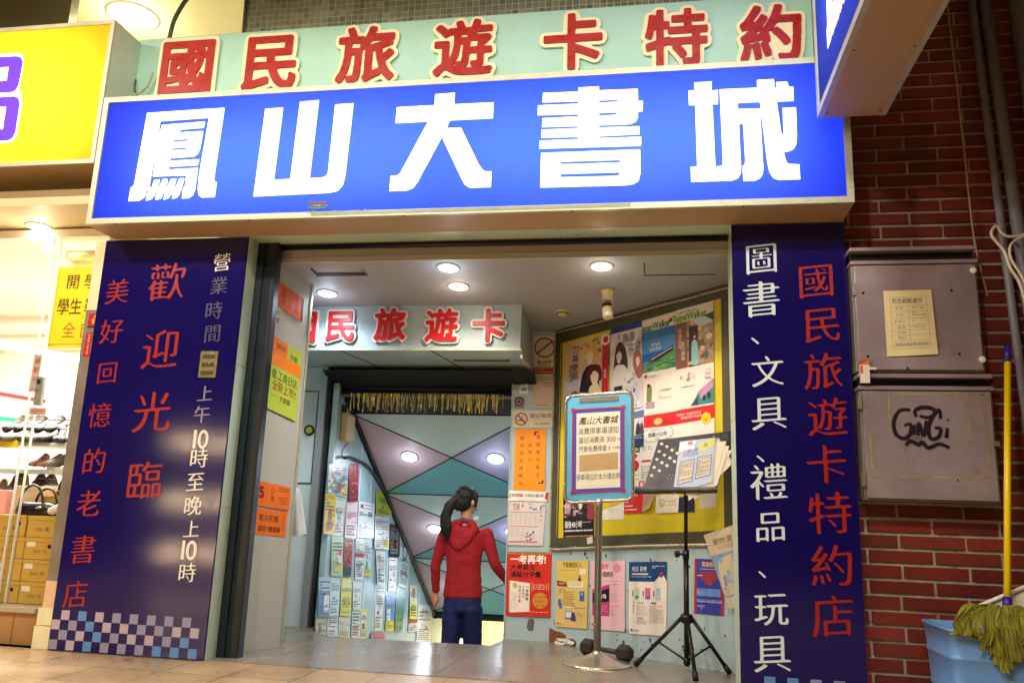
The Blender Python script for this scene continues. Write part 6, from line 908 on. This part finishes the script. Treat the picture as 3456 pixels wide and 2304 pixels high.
# posters along the stair wall
ST = [('busy colourful event poster, uppermost at the near end of the stair wall','#b9d4e4',[blotch(60,['#d0483a','#e8c840','#4a8ac0','#f0f0f0','#8a5aa0','#58a868'],0,.15,1,.95)]),
('dark red vertical poster with white lines high on the stair wall','#a01c26',[('v',.65,.08,.07,'新書上市','#f0d8d8',.01),('l',.2,.5,.8,.56,1,'#d8a8a8')]),
('yellow poster with a red arrow tower on the stair wall','#e6d24a',[('p',[(.3,.45),(.5,.33),(.7,.45),(.7,.9),(.3,.9)],'#d0582a'),('r',.42,.48,.58,.85,'#5a9a8a'),('l',.15,.05,.85,.12,2,'#c83a2a')]),
('pale grey poster beside the yellow tower poster','#dfe6e4',[('r',.25,.35,.7,.85,'#b4c4c8'),('l',.15,.06,.8,.1,1,'#8a9a9a')]),
('very pale pink sheet under the dark red poster','#f0dce2',[('l',.15,.03,.85,.08,2,'#c85a6a'),('l',.2,.75,.8,.95,4,'#e0a8b4')]),
('large white sheet in the upper middle of the stair wall','#eef2f4',[('l',.1,.06,.9,.2,3,'#4a5058'),('e',.2,.12,.08,.04,'#c83a3a'),('r',.6,.25,.85,.4,'#8a98a4')]),
('lime yellow curled flyer touching the mauve ceiling','#c6d42a',[('t',.35,.35,.2,'文具',"#6a7420",.02),('t',.35,.65,.18,'特賣','#6a7420',.02),('l',.1,.85,.6,.9,1,'#6a7420')]),
('white double sheet under the lime flyer','#eceef0',[('r',.5,0,.52,1,'#b8bcc0'),('r',.6,.7,.95,.95,'#e0d040'),('l',.08,.1,.45,.3,3,'#9a9aa4')]),
('black poster with red characters near the stair ceiling','#1e1718',[('v',.3,.12,.16,'恐怖',"#c02a2a",.02),('v',.3,.55,.16,'森林','#c02a2a',.02),('r',.72,.2,.8,.9,'#8a8484')]),
('pale green leaflet low on the stair wall','#b4d4a8',[('r',.55,.35,.85,.75,'#e8e0e8'),('r',.6,.36,.85,.48,'#d05a7a'),('r',.05,.68,.95,.84,'#d8d05a')]),
('red food poster with grilled skewers on the stair wall','#a82420',[blotch(24,['#7a4020','#c8803a','#4a2418','#e0a050'],.05,.35,.95,.75),('r',0,.75,1,1,'#241816'),('l',.1,.1,.9,.2,2,'#f0d0c8')]),
('white sheet with red band beside the food poster','#e8ecea',[('r',0,.36,1,.46,'#b8343a'),('l',.1,.08,.9,.3,4,'#a8aca8'),('l',.1,.55,.9,.7,3,'#a8aca8'),('r',.4,.85,.65,.93,'#d0b83a')]),
('white flyer with a blue bottle and yellow foot on the stair wall','#d8e4ea',[('r',.3,.6,.5,.9,'#2a7a8a'),('r',0,.82,1,1,'#dcd23a'),('l',.1,.1,.9,.3,3,'#7a9ab4')]),
('blue poster with white tag near the bottom left of the stair wall','#5a8fc0',[('r',0,.0,1,.35,'#a8c8dc'),('r',.45,.45,.9,.88,'#e4ecf0')]),
('pale blue plastic sheet beside the blue poster','#c6dce0',[('l',.3,.1,.7,.3,2,'#dfeaec')]),
('bright yellow poster low on the stair wall','#e4da46',[('l',.15,.52,.85,.62,2,'#8a8420'),('l',.2,.75,.8,.8,1,'#8a8420'),('r',.0,.0,1,.3,'#ece690')]),
('pale sheet with a green plant picture on the stair wall','#dde2de',[blotch(14,['#7aa06a','#a8b8a0','#c8584a'],.1,.5,.9,.95)]),
('white sketch poster with lime backing on the stair wall','#e6e8e6',[('p',[(.3,.1),(.45,.1),(.5,.6),(.35,.7)],'#b8bcc0'),('l',.1,.7,.9,.95,4,'#a0a0a4'),('r',.6,.2,.9,.6,'#d8c8c8')]),
('white sheet with red pictures in the middle of the stair wall','#eceae8',[blotch(14,['#c83a3a','#e0a0a0','#8a2a2a'],.15,.3,.85,.6),('l',.1,.06,.9,.12,1,'#5a4a4a')]),
('glossy white scroll poster hanging near the stair ceiling','#dfe8ee',[('l',.2,.3,.8,.7,6,'#8a9098'),('o',.5,.1,.25,.18,'#4a6a9c')]),
('small yellow and white flyer near the lower stair','#e2dc5a',[('r',0,0,1,.5,'#e4e0d4'),('e',.5,.25,.25,.15,'#b87a4a'),('l',.1,.6,.9,.75,3,'#8a8420')]),
('tilted white sketch sheet low on the stair wall','#eceeee',[('p',[(.3,.3),(.6,.2),(.7,.5),(.4,.6)],'#c0c4c8'),('e',.4,.6,.15,.05,'#c83a3a'),('r',.1,.85,.8,.95,'#d8d04a'),('l',.1,.05,.9,.15,3,'#5a5a60')]),
('blue flyer with yellow foot low on the stair wall','#3a8ad0',[('r',0,.7,1,1,'#dcd428'),('r',.1,.35,.5,.75,'#e4ecf2'),('l',.1,.06,.9,.12,1,'#f0e060')]),
('teal green book poster low on the stair wall','#2a8a78',[('r',0,0,1,.3,'#4a9aa0'),('r',.1,.5,.6,.9,'#3aa868'),('l',.2,.1,.8,.2,2,'#a8d8d0')]),
('beige sheet with a big grey number 6 at the foot of the stair wall','#cfc8b8',[('t',.35,.55,.8,'6',"#6a6460",.03,1)]),
('white sheet with black text lines at the foot of the stair wall','#eceeec',[('l',.1,.1,.9,.6,5,'#4a4a4a'),('l',.3,.75,.9,.85,1,'#c04a4a')]),
('pale cream blank sheet at the foot of the stair wall','#dcdccb',[('r',.48,0,.5,1,'#c4c4b4')]),
('white scribbled sheet at the foot of the stair wall','#e4e6e8',[('l',.1,.1,.9,.9,7,'#7a6a7a')]),
('yellow framed flyer at the foot of the stair wall','#dcd04a',[('r',.15,.1,.85,.85,'#e8e6dc'),('l',.25,.15,.75,.4,3,'#3a3a3a'),('r',.3,.5,.7,.7,'#4a6a7a')]),
('pink red glossy sheet at the foot of the stair wall','#c86a78',[('l',.2,.2,.8,.4,2,'#e8b0b8')]),
('red and white price sheet near the lower stair','#d8d0cc',[('r',0,0,1,.3,'#b83a34'),blotch(8,['#c85a4a','#8a8a8a'],.1,.4,.9,.9)]),
('hanging white scroll with a grey pattern at the far end of the stair wall','#e0e6e8',[('n',.25,.08,.75,.36,16,['#8a9298','#a8b0b4','#6a7278']),('l',.2,.5,.8,.85,7,'#b4babc')])]
for i,(lab,bg,els) in enumerate(ST):
    r2 = random.Random(100+i); dk = ['#3a3f48','#6a5a5a','#7a8a94','#a04040','#4a6a8a']
    els = list(els)+[('l',.08,r2.uniform(.1,.3),.92,r2.uniform(.35,.5),r2.randint(3,6),r2.choice(dk)),('l',.1,r2.uniform(.6,.75),.85,.95,r2.randint(3,6),r2.choice(dk)),blotch(6,r2.sample(['#c04a40','#d8b040','#3a6a9a','#4a8a5a','#2a2a30','#a86a8a'],3),.1,.4,.9,.75)]
    poster('st%02d'%i, lab, bg, els, lift=.004+.002*(i%3), curl=.012)
# tape scrap on the pillar
f = MB(); f.loops([[(-.99,.165),(-.955,.17),(-.94,.15),(-.95,.08),(-.985,.075),(-1.0,.10)]], PL['PIL'], .001, .0025, mat('grey tape','#6f7068',.25,.3,var=.2,vs=30)); tag(f.build('tape_scrap'), 'grey torn tape scrap below the red exam poster', 'tape')
# ------------------------------------------------ the girl going down the stairs
from mathutils import noise as mnoise
def blob(name, chains, voxel, m, parent, smooth_it=6, disp=None):
    bm = bmesh.new()
    for ch in chains:
        for i in range(len(ch)-1 if len(ch) > 1 else 1):
            p0, r0 = Vector(ch[i][0]), ch[i][1]; p1, r1 = (Vector(ch[i+1][0]), ch[i+1][1]) if len(ch) > 1 else (p0, r0)
            r0 = Vector((r0,)*3) if not isinstance(r0,(tuple,list)) else Vector(r0); r1 = Vector((r1,)*3) if not isinstance(r1,(tuple,list)) else Vector(r1)
            n = max(1, int((p1-p0).length/(min(min(r0),min(r1))*.28)))
            for k in range(n+1):
                s = k/n; bmesh.ops.create_icosphere(bm, subdivisions=2, radius=1, matrix=Matrix.Translation(p0.lerp(p1,s)) @ Matrix.Diagonal((*r0.lerp(r1,s),1)))
    me = bpy.data.meshes.new(name); bm.to_mesh(me); bm.free(); o = bpy.data.objects.new(name, me); col.objects.link(o)
    rm_ = o.modifiers.new('remesh','REMESH'); rm_.mode = 'VOXEL'; rm_.voxel_size = voxel; sm = o.modifiers.new('smooth','SMOOTH'); sm.iterations = smooth_it; sm.factor = .5
    bpy.context.view_layer.update(); dg = bpy.context.evaluated_depsgraph_get(); m2 = bpy.data.meshes.new_from_object(o.evaluated_get(dg)); o.modifiers.clear(); o.data = m2; bpy.data.meshes.remove(me)
    if disp:
        nr = [v.normal.copy() for v in m2.vertices]
        for v,n_ in zip(m2.vertices, nr): v.co += n_*disp(v.co)
    for p in m2.polygons: p.use_smooth = True
    m2.materials.clear(); m2.materials.append(m)
    if parent: o.parent = parent; o.matrix_parent_inverse = Matrix.Translation(parent.location).inverted()
    return o
gx, gy = -1.58, 1.95
g = thing('person','girl with a black ponytail in red hooded jacket and navy trousers walking down the stairs','person',(gx,gy,-.51))
V_ = lambda x,y,z: (x,y,z)
fd = Vector((.62,.78,0)).normalized(); sd = Vector((fd.y,-fd.x,0)); hc = Vector((-1.578,1.95,1.06))
hp = lambda f_,s_,z_: tuple(hc+fd*f_+sd*s_+Vector((0,0,z_)))
head = [[(hp(-.02,0,.025),(.082,.082,.088))],[(hp(.022,0,-.03),(.064,.064,.082))],[(hp(.045,0,-.075),(.040,.040,.036)),(hp(.056,0,-.088),(.026,.026,.022))],[(hp(.078,0,-.018),.012),(hp(.094,0,-.042),.012),(hp(.084,0,-.048),.014)],[(hp(.080,.0,-.070),(.017,.017,.007))],[(hp(.0,.079,-.02),(.013,.015,.027))],[(hp(.0,-.079,-.02),(.013,.015,.027))],[(hp(.072,.028,.008),(.018,.018,.009)),(hp(.076,.010,.004),.010)],[(hp(.072,-.028,.008),(.018,.018,.009)),(hp(.076,-.010,.004),.010)]]
neck = [[(hp(-.015,0,-.07),.046),((-1.575,1.945,.89),.050),((-1.575,1.95,.83),(.075,.055,.05))]]
tors = [[((-1.58,1.95,.78),(.15,.078,.06)),((-1.585,1.95,.62),(.135,.085,.07)),((-1.585,1.95,.45),(.125,.08,.07)),((-1.585,1.95,.28),(.145,.09,.07))]]
ShL,ElL,WrL = V_(-1.755,1.95,.785),V_(-1.825,1.945,.525),V_(-1.822,1.985,.305); ShR,ElR,WrR = V_(-1.40,1.95,.79),V_(-1.318,1.955,.545),V_(-1.215,2.06,.41)
arms = [[(ShL,.048),(ElL,.036),(WrL,.024)],[(ShR,.048),(ElR,.036),(WrR,.024)]]
def hand(w, d, side, curl):
    w, d, side = Vector(w), Vector(d).normalized(), Vector(side).normalized(); n_ = d.cross(side); ch = []
    ch.append([(tuple(w),(.022,.020,.02)),(tuple(w+d*.045),(.030,.022,.024)),(tuple(w+d*.075),(.032,.021,.022))])
    for k,(L,o_) in enumerate(((.062,-.027),(.070,-.009),(.066,.009),(.052,.025))):
        b = w+d*.078+side*o_; e1 = b+(d+n_*curl*.5).normalized()*L*.45; e2 = e1+(d+n_*curl*1.3).normalized()*L*.33; e3 = e2+(d*.7+n_*curl*2).normalized()*L*.25
        ch.append([(tuple(b),.0092),(tuple(e1),.0088),(tuple(e2),.0082),(tuple(e3),.0070)])
    b = w+d*.028-side*.026; e1 = b+(d*.6-side*.7+n_*.3).normalized()*.034; e2 = e1+(d*.95-side*.2+n_*.4).normalized()*.028
    ch.append([(tuple(b),.0125),(tuple(e1),.0105),(tuple(e2),.0085)]); return ch
hands = hand(WrL,(.05,.12,-1),(0,-1,.05),.35)+hand(WrR,(.75,.5,-.15),(.1,.3,1),.5)
HL,KL,AL = V_(-1.655,1.95,.22),V_(-1.66,1.90,-.13),V_(-1.655,1.97,-.43); HR,KR,AR = V_(-1.495,1.95,.22),V_(-1.49,1.99,-.12),V_(-1.49,2.14,-.44)
legs = [[(HL,.075),(KL,.050),(AL,.034)],[(HR,.075),(KR,.050),(AR,.034)],[(AL,.034),((-1.655,2.06,-.475),(.036,.05,.028))],[(AR,.034),((-1.49,2.25,-.645+.13),(.036,.05,.028))]]
M_skin = mat('skin','#c98f6c',.5,var=.05,vs=20); M_jack = mat('red jacket cloth','#9c0f1a',.85,var=.10,vs=30,bump=.25,bs=220); M_hair = mat('black hair','#0d0a0a',.62,var=.3,vs=6,stretch=(60,60,3),bump=.5,bs=3); M_trs = mat('navy trousers cloth','#0f1450',.8,var=.12,vs=20,bump=.2,bs=200)
blob('body', head+neck+tors+arms+hands+legs, .0075, M_skin, g, 4)
for s_ in (-1,1):
    f = MB(); f.lathe([(.0,-.009),(.006,-.007),(.0092,0),(.006,.007),(0,.009)], hp(.083,s_*.030,-.004), mat('eye white','#e8e2da',.3), 12, fd); f.lathe([(0,.0088),(.0042,.0086),(.0,.0094)], hp(.083,s_*.030,-.004), M_black, 10, fd); f.build('eye', g)
f = MB(); f.add([hp(.097,s_*.022*math.cos(a),-.071+.006*math.sin(a)) for s_ in (1,) for a in np.linspace(0,6.283,12,False)], [tuple(range(12))], mat('lips','#a85a50',.5)); f.build('mouth', g)
def strands(co): return .0035*mnoise.noise(Vector((co.x*60,co.y*60,co.z*6)))+.002*mnoise.noise(Vector((co.x*140,co.y*140,co.z*10)))
hair = [[(hp(-.030,0,.035),(.092,.092,.092))],[(hp(-.050,0,-.02),(.078,.078,.075))],[(hp(.03,0,.075),(.062,.062,.040)),(hp(.062,.0,.050),(.035,.042,.03))],[(hp(.03,.068,.03),(.026,.03,.055)),(hp(.035,.072,-.03),(.012,.016,.035))],[(hp(.03,-.068,.03),(.026,.03,.055)),(hp(.035,-.072,-.03),(.012,.016,.035))],[(hp(-.085,0,-.055),(.045,.045,.035))],
 [(hp(-.105,0,.01),.034),((-1.668,1.86,1.06),.036),((-1.705,1.845,1.01),.046),((-1.732,1.84,.92),.047),((-1.738,1.835,.83),.037),((-1.728,1.835,.745),.012)],[((-1.72,1.83,.95),.03),((-1.70,1.825,.84),.028),((-1.70,1.83,.76),.010)]]
blob('hair', hair, .0075, M_hair, g, 3, strands)
f = MB(); f.lathe([(.030,-.012),(.041,-.006),(.041,.006),(.030,.012)], (-1.672,1.868,1.064), mat('hair tie','#2a2440',.7), 16, (-.6,-.6,.1)); f.build('hair_tie', g)
def folds(co):
    a = .0045*mnoise.noise(Vector((co.x*9,co.y*9,co.z*20)))+.0022*math.sin(co.z*62+co.x*22+3*mnoise.noise(co*5))*max(0,1-abs(co.z-.50)/.24)*.6
    return a+.0012*mnoise.noise(co*55)
jk = [[((-1.578,1.95,.835),(.10,.075,.035)),((-1.58,1.95,.775),(.174,.090,.055)),((-1.585,1.95,.66),(.164,.104,.07)),((-1.585,1.95,.50),(.152,.100,.07)),((-1.582,1.95,.36),(.166,.108,.06)),((-1.580,1.95,.285),(.172,.112,.038))],
 [(ShL,.060),(ElL,.046),((-1.823,1.98,.345),.038),((-1.822,1.984,.325),.036)],[(ShR,.060),(ElR,.047),((-1.235,2.04,.425),.038),((-1.222,2.052,.415),.035)]]
jo = blob('jacket', jk, .0095, M_jack, g, 7, folds)
hood = [[((-1.64,1.90,.875),(.045,.04,.035)),((-1.69,1.895,.83),(.038,.036,.04)),((-1.67,1.868,.755),(.042,.022,.05)),((-1.615,1.85,.69),(.05,.02,.045)),((-1.555,1.86,.745),(.05,.028,.05)),((-1.49,1.895,.825),(.038,.036,.04)),((-1.52,1.90,.870),(.04,.04,.035))],[((-1.60,1.862,.79),(.07,.022,.06)),((-1.61,1.855,.70),(.05,.018,.04))]]
blob('hood', hood, .0085, M_jack, g, 6, folds)
f = MB(); f.lathe([(.052,-.012),(.066,-.010),(.072,.014),(.058,.026),(.050,.022)], (-1.572,1.95,.885), mat('purple collar','#6a3a62',.8), 24, (.15,.1,1)); f.build('collar', g)
f = MB(); f.hexa([(-1.515,1.93,.90),(-1.475,1.955,.905),(-1.475,1.962,.905),(-1.515,1.937,.90),(-1.512,1.925,.93),(-1.472,1.95,.937),(-1.472,1.957,.937),(-1.512,1.932,.93)], mat('white collar tab','#efece6',.6)); f.build('collar_tab', g, bevel=.003)
def tfold(co): return .006*mnoise.noise(Vector((co.x*9,co.y*9,co.z*5)))+.003*mnoise.noise(co*22)
tr = [[((-1.58,1.95,.27),(.162,.104,.05)),((-1.58,1.95,.18),(.168,.112,.06))],[((-1.655,1.95,.18),(.092,.104,.07)),((-1.662,1.91,-.13),(.078,.078,.06)),((-1.658,1.965,-.42),(.066,.07,.04))],[((-1.497,1.95,.18),(.092,.104,.07)),((-1.49,1.99,-.13),(.078,.078,.06)),((-1.49,2.13,-.42),(.066,.07,.04))]]
blob('trousers', tr, .0095, M_trs, g, 6, tfold)
for p in ((-1.655,2.03,-.47),(-1.49,2.20,-.47)):
    blob('shoe', [[((p[0],p[1]-.09,p[2]),(.038,.04,.035)),((p[0],p[1]+.06,p[2]-.008),(.044,.06,.028)),((p[0],p[1]+.11,p[2]-.012),(.036,.035,.022))]], .008, mat('white trainer','#c9c9c9',.5), g, 4)
